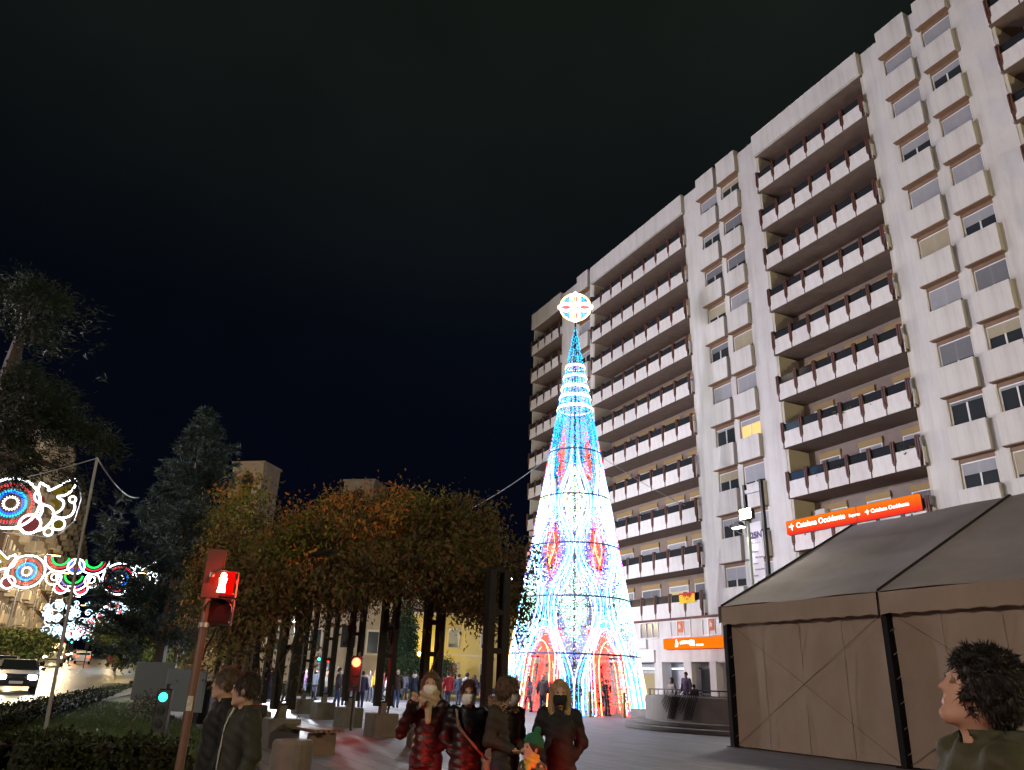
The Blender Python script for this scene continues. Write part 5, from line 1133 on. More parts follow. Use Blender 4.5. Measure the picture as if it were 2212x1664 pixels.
# ================================================================== people: bodies and clothes grown as smooth implicit surfaces
def surface_net(fn, lo, hi, h):
    lo = np.array(lo, np.float32); n = np.ceil((np.array(hi) - lo) / h).astype(int) + 1
    ax = [lo[i] + h * np.arange(n[i], dtype=np.float32) for i in range(3)]; G = np.stack(np.meshgrid(*ax, indexing='ij'), -1)
    k = 4; nc = -(-n // k); cc = [lo[i] + h * (k * np.arange(nc[i], dtype=np.float32) + (k - 1) / 2) for i in range(3)]
    Vc = fn(np.stack(np.meshgrid(*cc, indexing='ij'), -1).reshape(-1, 3)).reshape(nc)
    Vv = Vc.repeat(k, 0).repeat(k, 1).repeat(k, 2)[:n[0], :n[1], :n[2]].astype(np.float32); near_ = np.abs(Vv) < 4.0 * h + .012
    Vv[near_] = fn(G[near_]); ins = Vv < 0
    cn = n - 1; cnt = np.zeros(cn, np.float32); acc = np.zeros((*cn, 3), np.float32)
    for axis in range(3):
        o1, o2 = [i for i in range(3) if i != axis]
        for d1 in (0, 1):
            for d2 in (0, 1):
                s0 = [None] * 3; s1 = [None] * 3
                s0[axis] = slice(0, cn[axis]); s1[axis] = slice(1, cn[axis] + 1)
                for o, d in ((o1, d1), (o2, d2)): s0[o] = s1[o] = slice(d, cn[o] + d)
                a, b = Vv[tuple(s0)], Vv[tuple(s1)]; cr_ = (a < 0) != (b < 0); t = np.where(cr_, a / np.where(a - b == 0, 1, a - b), 0)
                cnt += cr_; acc[..., axis] += np.where(cr_, t, 0); acc[..., o1] += cr_ * d1; acc[..., o2] += cr_ * d2
    act = cnt > 0; idx = -np.ones(cn, int); idx[act] = np.arange(act.sum())
    ii = np.argwhere(act); P = (ii + acc[act] / cnt[act][:, None]) * h + lo
    Fs = []
    for axis in range(3):
        o1, o2 = (axis + 1) % 3, (axis + 2) % 3
        s0 = [slice(None)] * 3; s1 = [slice(None)] * 3; s0[axis] = slice(0, -1); s1[axis] = slice(1, None)
        a, b = ins[tuple(s0)], ins[tuple(s1)]; E = np.argwhere(a != b); ok = (E[:, o1] > 0) & (E[:, o2] > 0) & (E[:, o1] < cn[o1]) & (E[:, o2] < cn[o2]); E = E[ok]
        fl = a[tuple(E.T)]; q = []
        for d1, d2 in ((1, 1), (0, 1), (0, 0), (1, 0)):
            c_ = E.copy(); c_[:, o1] -= d1; c_[:, o2] -= d2; q.append(idx[tuple(c_.T)])
        q = np.stack(q, 1); q[~fl] = q[~fl][:, ::-1]; Fs.append(q)
    return P, np.concatenate(Fs)
def cap(P, a, b, ra, rb):
    a = np.asarray(a, np.float32); b = np.asarray(b, np.float32); ba = b - a; t = np.clip(((P - a) @ ba) / max(float(ba @ ba), 1e-8), 0, 1)
    return np.linalg.norm(P - a - t[:, None] * ba, axis=1) - (ra + (rb - ra) * t)
def ell(P, c, r):
    q = (P - np.asarray(c, np.float32)) / np.asarray(r, np.float32); k = np.linalg.norm(q, axis=1); return (k - 1) * min(r)
def smin(a, b, k=.03): h = np.clip(.5 + .5 * (b - a) / k, 0, 1); return b + (a - b) * h - k * h * (1 - h)
SKIN = mat('skin', (.36, .205, .145), .6, .1, 12); LIP = mat('lips', (.34, .17, .13), .5); EYE = mat('eye_dark', (.10, .06, .045), .4)
CM = {}
def cloth(c, rough=.75, bump=.2, var=.25):
    k = (c, rough)
    if k not in CM: CM[k] = mat('cloth', c, rough, var, 7, bump, 40, spec=.22)
    return CM[k]
def rotm(yaw, pitch):
    cy, sy, cp_, sp = math.cos(yaw), math.sin(yaw), math.cos(pitch), math.sin(pitch)
    return np.array([[cy, -sy, 0], [sy, cy, 0], [0, 0, 1]], np.float32) @ np.array([[1, 0, 0], [0, cp_, -sp], [0, sp, cp_]], np.float32)
def fingers(wr, el, curl, side):
    wr = np.array(wr, float); d = wr - np.array(el, float); d /= np.linalg.norm(d); up = np.array([0, 0, 1.]) if abs(d[2]) < .8 else np.array([0, -1., 0]); s = np.cross(d, up); s /= np.linalg.norm(s); nrm = np.cross(s, d); pr = []
    pc = wr + d * .05; pr.append((wr, wr + d * .03, .026, .03))
    for i, (off, L) in enumerate(((-.028, .07), (-.009, .08), (.01, .075), (.028, .06))):
        k0 = pc + s * off + d * .035; pr.append((pc + s * off * .7 - d * .02, k0, .016, .011)); k1 = k0 + d * L * .5 * (1 - curl * .4) + nrm * L * .45 * curl; k2 = k1 + d * L * .35 * (1 - curl * 1.6) + nrm * L * .4 * curl; pr += [(k0, k1, .010, .009), (k1, k2, .009, .0075)]
    t0 = wr + d * .025 - s * side * .03; t1 = t0 + d * .035 - s * side * .025 + nrm * .012; pr += [(t0, t1, .013, .011), (t1, t1 + d * .03 + nrm * .02 * curl, .011, .008)]
    return pr
ARM = dict(down=(((.24, .03, 1.12), (.25, -.06, .88))), pocket=(((.275, .07, 1.13), (.115, -.01, .965))), front=(((.24, .02, 1.12), (.08, -.2, 1.05))), face=(((.30, -.1, 1.12), (.10, -.24, 1.42))), up=(((.27, -.16, 1.22), (.12, -.30, 1.40))), back=(((.26, .1, 1.12), (.14, .16, 1.0))))
def person(label, loc, rz=0, H=1.68, coat=(.02, .02, .025), hem=.78, quilt=0, pants=(.03, .035, .06), shoes=(.02, .02, .02), hair='short', hairc=(.03, .02, .015), arms=('down', 'down'), yaw=0, pitch=0, mask=None, hat=None, scarf=None, hood=None, bag=None, group=None, h=.02, fem=False, step=0, glasses=False, zipc=None, skirt=.0, lod=0, coatm=None, child=False, strands=0, strand_len=.05, rough=.7, cat='person'):
    s = H / 1.70; o = empty('person', loc, rz); o.scale = (s,) * 3; tag(o, label, cat, group)
    hc = np.array([0, -.015, 1.585], np.float32); hs = 1.28 if child else 1.0; Rm = rotm(yaw, pitch); nb_ = np.array([0, .01, 1.47], np.float32)
    def HQ(P): return (P - nb_) @ Rm / hs + nb_          # to head space
    sh = .155 if fem else .18
    J = []
    for sd, nm in ((-1, arms[0]), (1, arms[1])):
        e_, w_ = ARM[nm]; e_ = (e_[0] * sd * (sh / .18), e_[1], e_[2]); w_ = (w_[0] * sd, w_[1], w_[2]); J.append(((sd * sh, .01, 1.385), e_, w_, nm, sd))
    def legs(P, r):
        d = None
        for sd in (-1, 1):
            hp, kn, an = (sd * .085, 0, .88), (sd * .09, -.03 + step * sd * .16, .48), (sd * .09, .02 + step * sd * .30, .09)
            for a, b, ra, rb in ((hp, kn, .082 + r, .058 + r), (kn, an, .056 + r, .042 + r)):
                q = cap(P, a, b, ra, rb); d = q if d is None else smin(d, q, .02)
        return d
    def fbody(P):
        Q = HQ(P); d = smin(ell(Q, hc + [0, .012, .022], (.074, .094, .102)), ell(Q, hc + [0, -.034, -.036], (.058, .060, .085)), .03)
        for sd in (-1, 1): d = smin(d, cap(Q, hc + [sd * .046, .005, -.07], hc + [sd * .012, -.068, -.104], .026, .022), .02)
        d = smin(d, cap(Q, hc + [-.032, -.086, .026], hc + [.032, -.086, .026], .010, .010), .014)
        d = smin(d, cap(Q, hc + [0, -.092, .016], hc + [0, -.110, -.024], .006, .010), .010); d = smin(d, cap(Q, hc + [-.014, -.096, -.028], hc + [.014, -.096, -.028], .007, .007), .008)
        for zz in (-.058, -.069): d = smin(d, cap(Q, hc + [-.016, -.090, zz], hc + [.016, -.090, zz], .006, .006), .006)
        d = smin(d, ell(Q, hc + [0, -.082, -.098], (.02, .016, .016)), .012)
        for sd in (-1, 1):
            d = smin(d, ell(Q, hc + [sd * .078, .012, -.01], (.014, .022, .032)), .008); d = np.maximum(d, -(np.linalg.norm(Q - (hc + [sd * .031, -.100, .008]), axis=1) - .016))
        d = smin(d, cap(P, (0, .015, 1.36), nb_ + [0, 0, .06], .058, .05), .03); PF = P * np.array([1, 1.3, 1], np.float32)
        d = smin(d, cap(PF, (0, 0, .93), (0, 0, 1.26), .125, .135), .04); d = smin(d, cap(PF, (-sh * .7, .01, 1.34), (sh * .7, .01, 1.34), .075, .075), .05); d = smin(d, legs(P, -.004), .03)
        for a, e_, w_, nm, sd in J:
            d = smin(d, cap(P, a, e_, .045, .038), .02); d = smin(d, cap(P, e_, w_, .036, .026), .015)
        for sd in (-1, 1): an = np.array((sd * .09, .02 + step * sd * .30, .06)); d = smin(d, cap(P, an + [0, .02, -.015], an + [0, -.12, -.02], .035, .03), .02)
        if h > .013:
            for a, e_, w_, nm, sd in J:
                dd = np.array(w_) - np.array(e_); dd /= np.linalg.norm(dd); d = smin(d, cap(P, w_, np.array(w_) + dd * .1, .03, .022), .01)
        return d
    lo, hi = (-.42, -.40, -.02), (.42, .36, 1.78)
    P_, F_ = surface_net(fbody, lo, hi, h)
    cen = P_[F_].mean(1).astype(np.float32); Q = HQ(cen); mi = np.zeros(len(F_), int)
    for sd in (-1, 1): mi[np.linalg.norm(Q - (hc + [sd * .031, -.088, .008]), axis=1) < .013] = 1
    mi[(np.abs(Q[:, 0]) < .02) & (np.abs(Q[:, 2] - hc[2] + .0635) < .009) & (Q[:, 1] - hc[1] < -.085)] = 2
    if h <= .013:                                     # five separate fingers for the near figures
        off = len(P_)
        for a, e_, w_, nm, sd in J:
            if nm == 'pocket': continue          # the hand is inside the coat pocket
            pr = fingers(w_, e_, .75 if nm in ('face', 'front', 'up') else .45, sd)
            def fh(P):
                d = None
                for q in pr: x = cap(P, *q); d = x if d is None else smin(d, x, .004)
                return d
            w0 = np.array(w_); p2, f2 = surface_net(fh, w0 - .17, w0 + .17, .005); F_ = np.concatenate([F_, f2 + len(P_)]); P_ = np.concatenate([P_, p2]); mi = np.concatenate([mi, np.zeros(len(f2), int)])
    link('body', np_mesh('body', P_, F_, [SKIN, EYE, LIP], True, mi), o)
    def fcoat(P):
        PF = P * np.array([1, 1.22, 1], np.float32); w_ = .15 if fem else .172
        d = cap(PF, (0, 0, 1.0), (0, 0, 1.24), w_ - .012, w_); d = smin(d, cap(PF, (-sh * .72, .01, 1.335), (sh * .72, .01, 1.335), .098, .098), .06)
        if hem < .95: d = smin(d, cap(PF, (0, 0, 1.0), (0, 0, hem - .05), w_, w_ + .015 + skirt), .05)
        for a, e_, x_, nm, sd in J:
            x2 = np.array(e_) + (np.array(x_) - np.array(e_)) * .97; q = smin(cap(P, a, e_, .074, .063), cap(P, e_, x2, .062, .05), .025); d = smin(d, q, .025)
        d = smin(d, cap(P, (0, .02, 1.40), (0, .015, 1.46), .078, .072), .03)
        if hood: d = smin(d, ell(P, (0, .115, 1.44), (.12, .075, .085)), .03)
        if quilt: d = d - .010 * quilt * np.abs(np.sin(PI * P[:, 2] / .085 + .25 * np.sin(P[:, 0] * 9))) + .004
        d = d + .0055 * np.sin(P[:, 2] * 24 + P[:, 0] * 17 + 2 * np.sin(P[:, 0] * 9)) * np.sin(P[:, 1] * 19 + P[:, 2] * 9) + .003 * np.sin(P[:, 2] * 75 + P[:, 0] * 33 + P[:, 1] * 21)
        d = np.maximum(d, hem - P[:, 2] + .012 * np.sin(P[:, 0] * 20)); d = np.maximum(d, P[:, 2] - 1.475)
        return np.maximum(d, -(cap(P, (0, 0, 1.44), (0, -.03, 1.6), .050, .07)))
    P_, F_ = surface_net(fcoat, lo, (hi[0], hi[1], 1.56), h); link('coat', np_mesh('coat', P_, F_, coatm or cloth(coat, rough), True), o)
    P_, F_ = surface_net(lambda P: np.maximum(np.maximum(smin(legs(P, .012), cap(P * np.array([1, 1.2, 1], np.float32), (0, 0, .9), (0, 0, 1.0), .135, .13), .05), P[:, 2] - 1.02), .085 - P[:, 2]), lo, (.42, .36, 1.06), h); link('trousers', np_mesh('trousers', P_, F_, cloth(pants), True), o)
    def fshoe(P):
        d = None
        for sd in (-1, 1): an = np.array((sd * .09, .02 + step * sd * .30, .05)); q = smin(cap(P, an + [0, .03, -.0], an + [0, -.15, -.01], .05, .042), cap(P, an, an + [0, 0, .1], .052, .05), .03); d = q if d is None else np.minimum(d, q)
        return np.maximum(d, .0 - P[:, 2])
    P_, F_ = surface_net(fshoe, (-.25, -.55, -.02), (.25, .45, .25), h); link('shoes', np_mesh('shoes', P_, F_, cloth(shoes, .5), True), o)
    def fhair(P):
        Q = HQ(P); d = ell(Q, hc + [0, .022, .032], (.09, .108, .112)); face = ell(Q, hc + [0, -.125, -.018], (.080, .088, .105)); d = np.maximum(d, -face)
        if hair in ('short', 'bald'): d = np.maximum(d, hc[2] - .05 + (Q[:, 1] - hc[1]) * -.55 - Q[:, 2])
        if hair == 'bald': d = np.maximum(d, Q[:, 2] - hc[2] - .03)
        if hair in ('long', 'mid'):
            z1 = 1.22 if hair == 'long' else 1.44
            for sd in (-1, 1): d = smin(d, cap(Q, hc + [sd * .065, .01, .03], (sd * (.10 if hair == 'long' else .085), -.03 if hair == 'long' else .02, z1), .045, .035), .03)
            d = smin(d, cap(Q, hc + [0, .05, .02], (0, .09, z1 + .02), .075, .06), .04); d = np.maximum(d, -ell(Q, hc + [0, -.135, -.03], (.074, .098, .13)))
        if hair in ('bun', 'pony'): d = smin(d, ell(Q, hc + [0, .15, -.01 if hair == 'pony' else .06], (.062, .06, .065)), .03)
        if hair == 'pony': d = smin(d, cap(Q, hc + [0, .14, 0], hc + [0, .17, -.13], .05, .03), .03)
        if hair == 'curly': d = d - .002 - .014 * np.sin(Q[:, 0] * 75) * np.sin(Q[:, 1] * 70 + 1) * np.sin(Q[:, 2] * 72) - .012
        if hair == 'curly': d = np.maximum(d, -ell(Q, hc + [0, -.125, -.03], (.085, .098, .115)))
        return d - .003 * np.sin(Q[:, 0] * 190 + Q[:, 2] * 40) * np.sin(Q[:, 1] * 170)
    hh = min(h, .012) if h < .019 else h * .8
    P_, F_ = surface_net(fhair, (-.22, -.25, 1.12), (.22, .33, 1.86), hh); link('hair', np_mesh('hair', P_, F_, cloth(hairc, .5), True), o)
    if strands:
        tri = P_[F_]; nr = np.cross(tri[:, 1] - tri[:, 0], tri[:, 3] - tri[:, 0]); nr /= (np.linalg.norm(nr, axis=1)[:, None] + 1e-9); pk = rng.integers(0, len(F_), strands); b_ = tri[pk].mean(1); nn_ = nr[pk]
        dn = np.array([0, .15, -1.0]) - nn_ * (nn_ @ np.array([0, .15, -1.0]))[:, None]; dn = dn + rng.normal(0, .55 if hair == 'curly' else .25, (strands, 3)) + nn_ * (.45 if hair == 'curly' else .18); dn /= np.linalg.norm(dn, axis=1)[:, None]
        sd_ = np.cross(dn, nn_); sd_ /= (np.linalg.norm(sd_, axis=1)[:, None] + 1e-9); L_ = (rng.uniform(.5, 1.2, strands) * strand_len)[:, None]
        Vs = np.stack([b_ - sd_ * .0025, b_ + sd_ * .0025, b_ + dn * L_], 1).reshape(-1, 3); tag(link('hair_strands', np_mesh('hair_strands', Vs, np.arange(3 * strands).reshape(-1, 3), cloth(hairc, .5)), o), kind='stuff')
    if mask:
        P_, F_ = surface_net(lambda P: np.maximum(np.maximum(ell(HQ(P), hc + [0, -.030, -.048], (.074, .090, .088)), HQ(P)[:, 1] - hc[1] - .0), HQ(P)[:, 2] - hc[2] + .010), (-.2, -.25, 1.4), (.2, .2, 1.7), min(h, .012)); link('face_mask', np_mesh('face_mask', P_, F_, cloth(mask, .8), True), o)
    if scarf:
        P_, F_ = surface_net(lambda P: np.minimum(np.abs(cap(P, (0, 0, 1.43), (0, -.01, 1.49), .095, .085)) - .024 - .008 * np.sin(P[:, 2] * 90 + P[:, 0] * 30), cap(P, (.03, -.13, 1.40), (.05, -.165, 1.24), .04, .03)), (-.2, -.26, 1.1), (.2, .2, 1.6), max(.012, h * .8)); link('scarf', np_mesh('scarf', P_, F_, cloth(scarf, .95), True), o)
    if hat:
        def fhat(P): Q = HQ(P); d = ell(Q, hc + [0, .02, .05], (.102, .118, .12)); d = np.maximum(d, hc[2] + .03 - Q[:, 2] - .3 * (Q[:, 1] - hc[1])); return np.minimum(d, np.linalg.norm(Q - (hc + [0, .05, .19]), axis=1) - .042) - .004 * np.sin(Q[:, 0] * 120) 
        P_, F_ = surface_net(fhat, (-.26, -.26, 1.4), (.26, .3, 2.05), min(h, .014)); link('hat', np_mesh('hat', P_, F_, cloth(hat, .95), True), o)
    if hood == 'fur':
        a = rng.uniform(0, 2 * PI, 1500); rr = .03 * rng.random(1500) ** .5; ph = rng.uniform(0, 6.28, 1500); Pf = np.column_stack([(.135 + rr * np.cos(ph)) * np.cos(a), .06 + (.12 + rr * np.cos(ph)) * np.sin(a) * .9, 1.46 + rr * np.sin(ph) + .05 * np.sin(a)]); V, Fq = cards(Pf, .05, .18, -.1); link('fur_trim', np_mesh('fur_trim', V, Fq, cloth((.33, .22, .15), .95)), o)
    if bag:
        g = MB(); g.tube([(-.13, -.08, 1.42), (-.1, -.17, 1.25), (.1, -.19, 1.05), (.26, -.05, .9)], .014, 5); g.build('bag_strap', cloth(bag, .6), o); g = MB(); g.bevbox(.2, .36, -.13, .12, .72, .95, .03); g.build('bag', cloth(bag, .6), o)
    if glasses:
        g = MB()
        for sd in (-1, 1): g.tube([tuple(Rm @ (np.array([sd * .034 + .022 * math.cos(a), -.118, hc[2] + .008 + .018 * math.sin(a)]) - nb_) + nb_) for a in np.linspace(0, 6.28, 13)[:-1]], .002, 4, closed=True); g.tube([tuple(Rm @ (np.array(q) - nb_) + nb_) for q in ((sd * .056, -.115, hc[2] + .01), (sd * .082, 0, hc[2] + .01))], .002, 4)
        g.build('spectacles', MT['dark'], o)
    if zipc:
        g = MB(); y0 = -.155; g.tube([(0, -.085, 1.45), (0, -.135, 1.32), (0, -.150, 1.1), (0, -.15, .86)], .008, 4); g.build('zip', cloth(zipc, .5), o)
    return o
def spot(x, ytop, dist, H, gz):       # place a person so that the head top sits at (x, ytop) at that distance
    q = at(x, ytop, dist); return (float(q[0]), float(q[1]), gz), float(q[2] - gz)
NG = 'group of friends in the foreground'
def near(label, x, ytop, dist, rz, **k):
    k.setdefault('strands', 2600)
    q = at(x, ytop, dist); H = (q[2] + .15) / 1.02; loc = (float(q[0]), float(q[1]), -.15); return person(label, loc, rz, H=H, **k)
R_ = math.radians
near('woman in dark quilted coat and beige scarf raising a hand to her masked face', 933, 1449, 8.3, R_(-14), coat=(.014, .007, .009), quilt=1.0, hem=.80, fem=True, hair='mid', hairc=(.10, .06, .035), arms=('face', 'pocket'), yaw=R_(12), pitch=R_(-8), mask=(.6, .58, .55), scarf=(.32, .24, .17), pants=(.03, .02, .03), h=.012, group=NG, bag=None, rough=.42)
near('woman in black quilted coat with white mask and shoulder bag', 1014, 1466, 8.2, R_(6), coat=(.008, .008, .011), quilt=1.0, hem=.78, skirt=.02, fem=True, hair='bun', hairc=(.07, .025, .018), arms=('pocket', 'pocket'), mask=(.62, .6, .58), bag=(.2, .13, .08), pants=(.015, .015, .02), h=.012, group=NG, rough=.42)
near('woman in brown parka with fur hood turned in profile', 1098, 1463, 8.0, R_(38), coat=(.03, .022, .018), hem=.84, fem=True, hair='curly', hairc=(.09, .055, .035), arms=('front', 'front'), yaw=R_(38), mask=(.6, .6, .57), hood='fur', pants=(.02, .02, .03), h=.012, group=NG)
near('blonde woman in black coat and black mask with her hands in her pockets', 1209, 1465, 7.8, R_(2), coat=(.008, .008, .010), hem=.88, fem=True, hair='long', hairc=(.30, .20, .11), arms=('pocket', 'pocket'), mask=(.012, .012, .014), pants=(.02, .022, .035), h=.012, group=NG, hood='plain')
camo = mat('camouflage', (.08, .1, .04), .8, island=0, var=.1); _t = camo.node_tree; _b = _t.nodes['Principled BSDF']; _n = _t.nodes.new('ShaderNodeTexVoronoi'); _n.inputs['Scale'].default_value = 16; _c = _t.nodes.new('ShaderNodeTexCoord'); _r = _t.nodes.new('ShaderNodeValToRGB'); _r.color_ramp.interpolation = 'CONSTANT'
for pos, colr in ((.0, (.02, .025, .012)), (.3, (.07, .09, .04)), (.55, (.25, .22, .14)), (.75, (.09, .05, .03))):
    e_ = _r.color_ramp.elements[0] if pos == 0 else _r.color_ramp.elements.new(pos); e_.color = (*colr, 1)
_s = _t.nodes.new('ShaderNodeSeparateColor'); _t.links.new(_c.outputs['Object'], _n.inputs['Vector']); _t.links.new(_n.outputs['Color'], _s.inputs[0]); _t.links.new(_s.outputs[0], _r.inputs[0]); _t.links.new(_r.outputs[0], _b.inputs['Base Color'])
q = at(1152, 1541, 7.5); person('child in green bobble hat and camouflage jacket looking to the left', (float(q[0]), float(q[1]), -.15), R_(-38), H=1.06, coatm=camo, hem=.7, hair='short', arms=('down', 'down'), yaw=R_(-22), pitch=R_(-6), hat=(.02, .11, .06), scarf=(.45, .33, .06), pants=(.04, .05, .02), h=.014, child=True, group=NG, fem=True)
near('man in olive hooded jacket with pale zip walking left at the lower left', 540, 1449, 6.4, R_(-52), coat=(.024, .024, .018), hem=.80, hair='short', hairc=(.035, .025, .02), arms=('back', 'down'), yaw=R_(-38), h=.012, pants=(.2, .17, .14), step=.5, hood='plain', zipc=(.4, .38, .33), group='two men walking at the left')
near('man with spectacles in black coat behind the man in olive jacket', 496, 1438, 7.0, R_(-60), coat=(.007, .007, .008), hem=.70, hair='short', hairc=(.08, .055, .04), arms=('down', 'down'), yaw=R_(-30), h=.012, glasses=True, step=.5, group='two men walking at the left')
q = at(2062, 1418, 3.1); person('dark curly haired man in olive jacket close to the camera at the right edge', (float(q[0]) + .03, float(q[1]), -.15), R_(-98), H=(q[2] + .15) / 1.0, coat=(.05, .05, .028), quilt=.8, hem=.72, hair='curly', hairc=(.02, .018, .016), arms=('down', 'pocket'), yaw=R_(-8), pitch=R_(-20), h=.009, hood='plain', strands=9000, strand_len=.028)
# people in the square
def far(label, x, ytop, yfeet, rz, H=None, **k):
    b = gnd(x, yfeet); d_ = math.hypot(b[0], b[1]); zt = at(x, ytop, d_)[2]; k.setdefault('h', .024); return person(label, tuple(float(v) for v in b), R_(rz), H=(H or min(max(zt, 1.1), 1.88)) / 1.02, group='people in the square', **k)
far('man in dark jacket standing alone among the left pergola posts', 677, 1441, 1512, 150, coat=(.03, .035, .05), pants=(.02, .02, .03))
far('man in dark coat and blue jeans left of the red traffic light', 725, 1441, 1531, 100, coat=(.025, .018, .03), pants=(.035, .05, .13), shoes=(.2, .13, .07), step=.4, mask=(.5, .5, .52))
far('person in dark clothes half behind the man in jeans', 743, 1439, 1524, 170, coat=(.03, .015, .02))
far('young person in navy jacket under the red traffic light', 777, 1449, 1534, 200, coat=(.02, .022, .06), pants=(.03, .04, .08), step=.3)
far('woman in mustard yellow coat among the strollers', 808, 1448, 1519, 30, coat=(.45, .28, .04), hem=.6, fem=True, hair='long', hairc=(.25, .16, .08))
far('person in grey coat behind the woman in mustard yellow', 795, 1445, 1516, 10, coat=(.09, .08, .09), fem=True)
far('woman in white jacket partly behind a pergola post', 838, 1452, 1517, 20, coat=(.5, .48, .5), pants=(.2, .32, .33), fem=True, hair='mid')
far('man in brown jacket and blue jeans seen from behind', 854, 1444, 1529, 178, coat=(.04, .026, .022), pants=(.07, .10, .2), hair='bald', hairc=(.3, .28, .27))
far('woman in dark coat with pale fur collar and green trousers', 891, 1447, 1531, 175, coat=(.025, .025, .05), pants=(.01, .045, .03), fem=True, hair='bun', scarf=(.5, .45, .4))
far('man in red jacket seen from behind above the woman with the scarf', 965, 1440, 1530, 185, coat=(.22, .012, .018), hair='short', hood='plain', H=1.86)
far('man in pale grey jacket looking at the yellow house', 1006, 1444, 1527, 165, coat=(.3, .3, .33), hair='curly')
far('small person in dark coat beside the pale grey jacket', 989, 1455, 1524, 160, coat=(.02, .03, .06), mask=(.5, .5, .5))
far('hooded person in violet jacket behind the woman with white mask', 1022, 1457, 1523, 200, coat=(.06, .04, .09), hood='plain', hair='mid', fem=True)
far('child in pink jacket right of the pale grey jacket', 1041, 1477, 1530, 30, coat=(.55, .25, .35), fem=True, hair='long', hairc=(.3, .2, .12), H=1.2, child=True)
far('person in dark purple coat far left behind the pergola vines', 580, 1440, 1516, 140, coat=(.03, .02, .05), shoes=(.6, .6, .6))
far('bald man in dark coat in front of the light tree', 1172, 1450, 1544, 165, coat=(.05, .035, .04), hair='bald', hairc=(.35, .33, .32))
far('person in black coat beside the bald man at the light tree', 1194, 1461, 1543, 180, coat=(.015, .013, .02), fem=True, hair='mid')
far('woman with long dark hair before the light tree', 1226, 1460, 1545, 150, coat=(.015, .016, .03), fem=True, hair='long', hairc=(.015, .012, .012))
far('grey haired person at the left foot of the light tree', 1115, 1456, 1540, 190, coat=(.12, .1, .16), hair='short', hairc=(.35, .33, .36), fem=True)
far('person in grey coat inside the right doorway of the light tree', 1283, 1463, 1545, 170, coat=(.1, .075, .07), fem=True, hair='mid')
far('person in black hooded jacket pushing a pushchair at the right doorway', 1313, 1467, 1547, 130, coat=(.012, .012, .014), hair='bun', hood='plain', arms=('front', 'front'), fem=True, pants=(.012, .012, .015))
for i, (x, yt, yf, c_, lb) in enumerate(((655, 1443, 1513, (.05, .03, .06), 'stroller in plum coat at the far left of the square'), (700, 1446, 1511, (.12, .11, .1), 'stroller in grey fleece far behind the left posts'), (761, 1448, 1514, (.02, .02, .02), 'stroller in black far behind the red traffic light'), (823, 1449, 1513, (.15, .03, .03), 'stroller in crimson far behind the mustard coat'), (872, 1450, 1512, (.06, .07, .1), 'stroller in slate jacket far behind between two posts'), (910, 1450, 1514, (.03, .03, .04), 'stroller in charcoal beside the fur collar'), (945, 1449, 1515, (.2, .16, .12), 'stroller in beige coat left of the red jacket'), (1098, 1458, 1536, (.03, .02, .04), 'onlooker in dark plum at the left edge of the light tree'), (1140, 1459, 1538, (.1, .09, .12), 'onlooker in grey by the left doorway of the light tree'), (1245, 1464, 1541, (.05, .03, .03), 'onlooker in brown between the two doorways'))):
    far(lb, x, yt, yf, 40 * i, coat=c_, fem=i % 2 == 0, hair=('mid', 'short')[i % 2], hem=.7 if i % 3 else .85, step=.3 * (i % 3), h=.028)
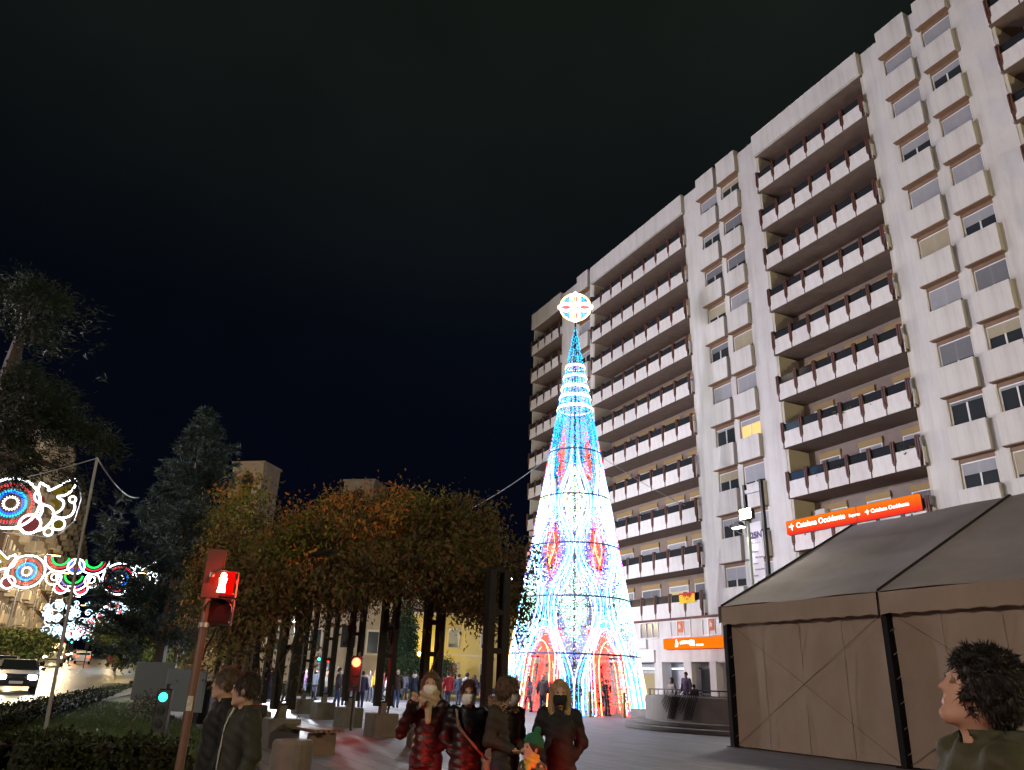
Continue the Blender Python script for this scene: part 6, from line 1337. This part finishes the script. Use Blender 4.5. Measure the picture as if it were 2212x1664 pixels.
# pushchair
b = gnd(1293, 1545); PC = empty('pushchair', tuple(float(v) for v in b), R_(160)); tag(PC, 'dark pushchair in front of the right doorway of the light tree', 'pushchair')
for sx_ in (-.22, .22):
    for sy_ in (-.3, .3):
        g = MB(); g.lathe([(.03, -.02), (.11, -.02), (.12, 0), (.11, .02), (.03, .02)], 14); w_ = g.build('wheel', tyre, PC, (sx_, sy_, .12)); w_.rotation_euler = (0, PI / 2, 0)
g = MB()
for sx_ in (-.22, .22): g.tube([(sx_, -.3, .12), (sx_, .05, .5), (sx_, .42, 1.02)], .014, 5); g.tube([(sx_, .3, .12), (sx_, .0, .45)], .014, 5)
g.tube([(-.22, .42, 1.02), (.22, .42, 1.02)], .018, 5); g.build('frame', MT['steel'], PC)
g = MB(); g.prism([(-.35, .42), (.15, .38), (.3, .85), (.22, .9), (.05, .5), (-.35, .52)], -.2, .2, f=lambda p: (p[1], p[0], p[2])); g.build('seat', cloth((.02, .02, .03)), PC)
g = MB(); vs = [(x, .28 - .5 * math.sin(a), .62 + .42 * math.cos(a)) for a in np.linspace(-.2, 1.3, 8) for x in (-.22, .22)]; g.add(vs, [(2 * i, 2 * i + 1, 2 * i + 3, 2 * i + 2) for i in range(7)]); g.build('canopy', cloth((.015, .015, .02)), PC)
# three people on the raised edge behind the round basin
for lb, x, yt, rz, k in (('person in pale grey coat behind the round basin', 1450, 1463, -60, dict(coat=(.25, .22, .21), hair='mid', fem=True)), ('tall man in dark jacket behind the round basin', 1481, 1451, -50, dict(coat=(.05, .03, .06), hair='short')), ('small dark figure behind the round basin on the right', 1499, 1478, 150, dict(coat=(.03, .03, .045), hair='short', H_=1.35, child=False))):
    H_ = k.pop('H_', 1.72); q = at(x, yt, 38.5); person(lb, (float(q[0]), float(q[1]), float(q[2]) - H_ * 1.0), R_(rz), H=H_ / 1.02, group='people in the square', h=.024, **k)
g = MB(); q = at(1478, 1500, 38.7); g.box(-2.6, 2.6, -1.2, 1.2, 0, float(at(1481, 1451, 38.5)[2]) - 1.72); S('terrace_platform', g, MT['pave'], loc=(float(q[0]), float(q[1]), .002), rz=EROT)
# people on the avenue pavements
for i, (x, a, lb, c_) in enumerate(((12, 60, 'pedestrian in rose coat on the left pavement of the avenue', (.35, .15, .15)), (36, 62, 'pedestrian in amber coat on the left pavement of the avenue', (.4, .2, .04)), (52, 70, 'pedestrian in black on the left pavement of the avenue', (.02, .02, .03)), (66, 72, 'pedestrian in blue jacket on the left pavement of the avenue', (.04, .05, .15)), (246, 96, 'person crossing beside the dark red car', (.02, .015, .015)), (300, 90, 'person in white beside the gazebo', (.5, .5, .5)), (258, 104, 'shopper in black at the gazebo', (.015, .015, .02)))):
    q = at(x, 1430, a); person(lb, (float(q[0]), float(q[1]), rz_(a) + .12), random.uniform(0, 6.28), H=random.uniform(1.6, 1.78), coat=c_, h=.03, group='pedestrians along the avenue', fem=i % 2 == 0, hem=.7)
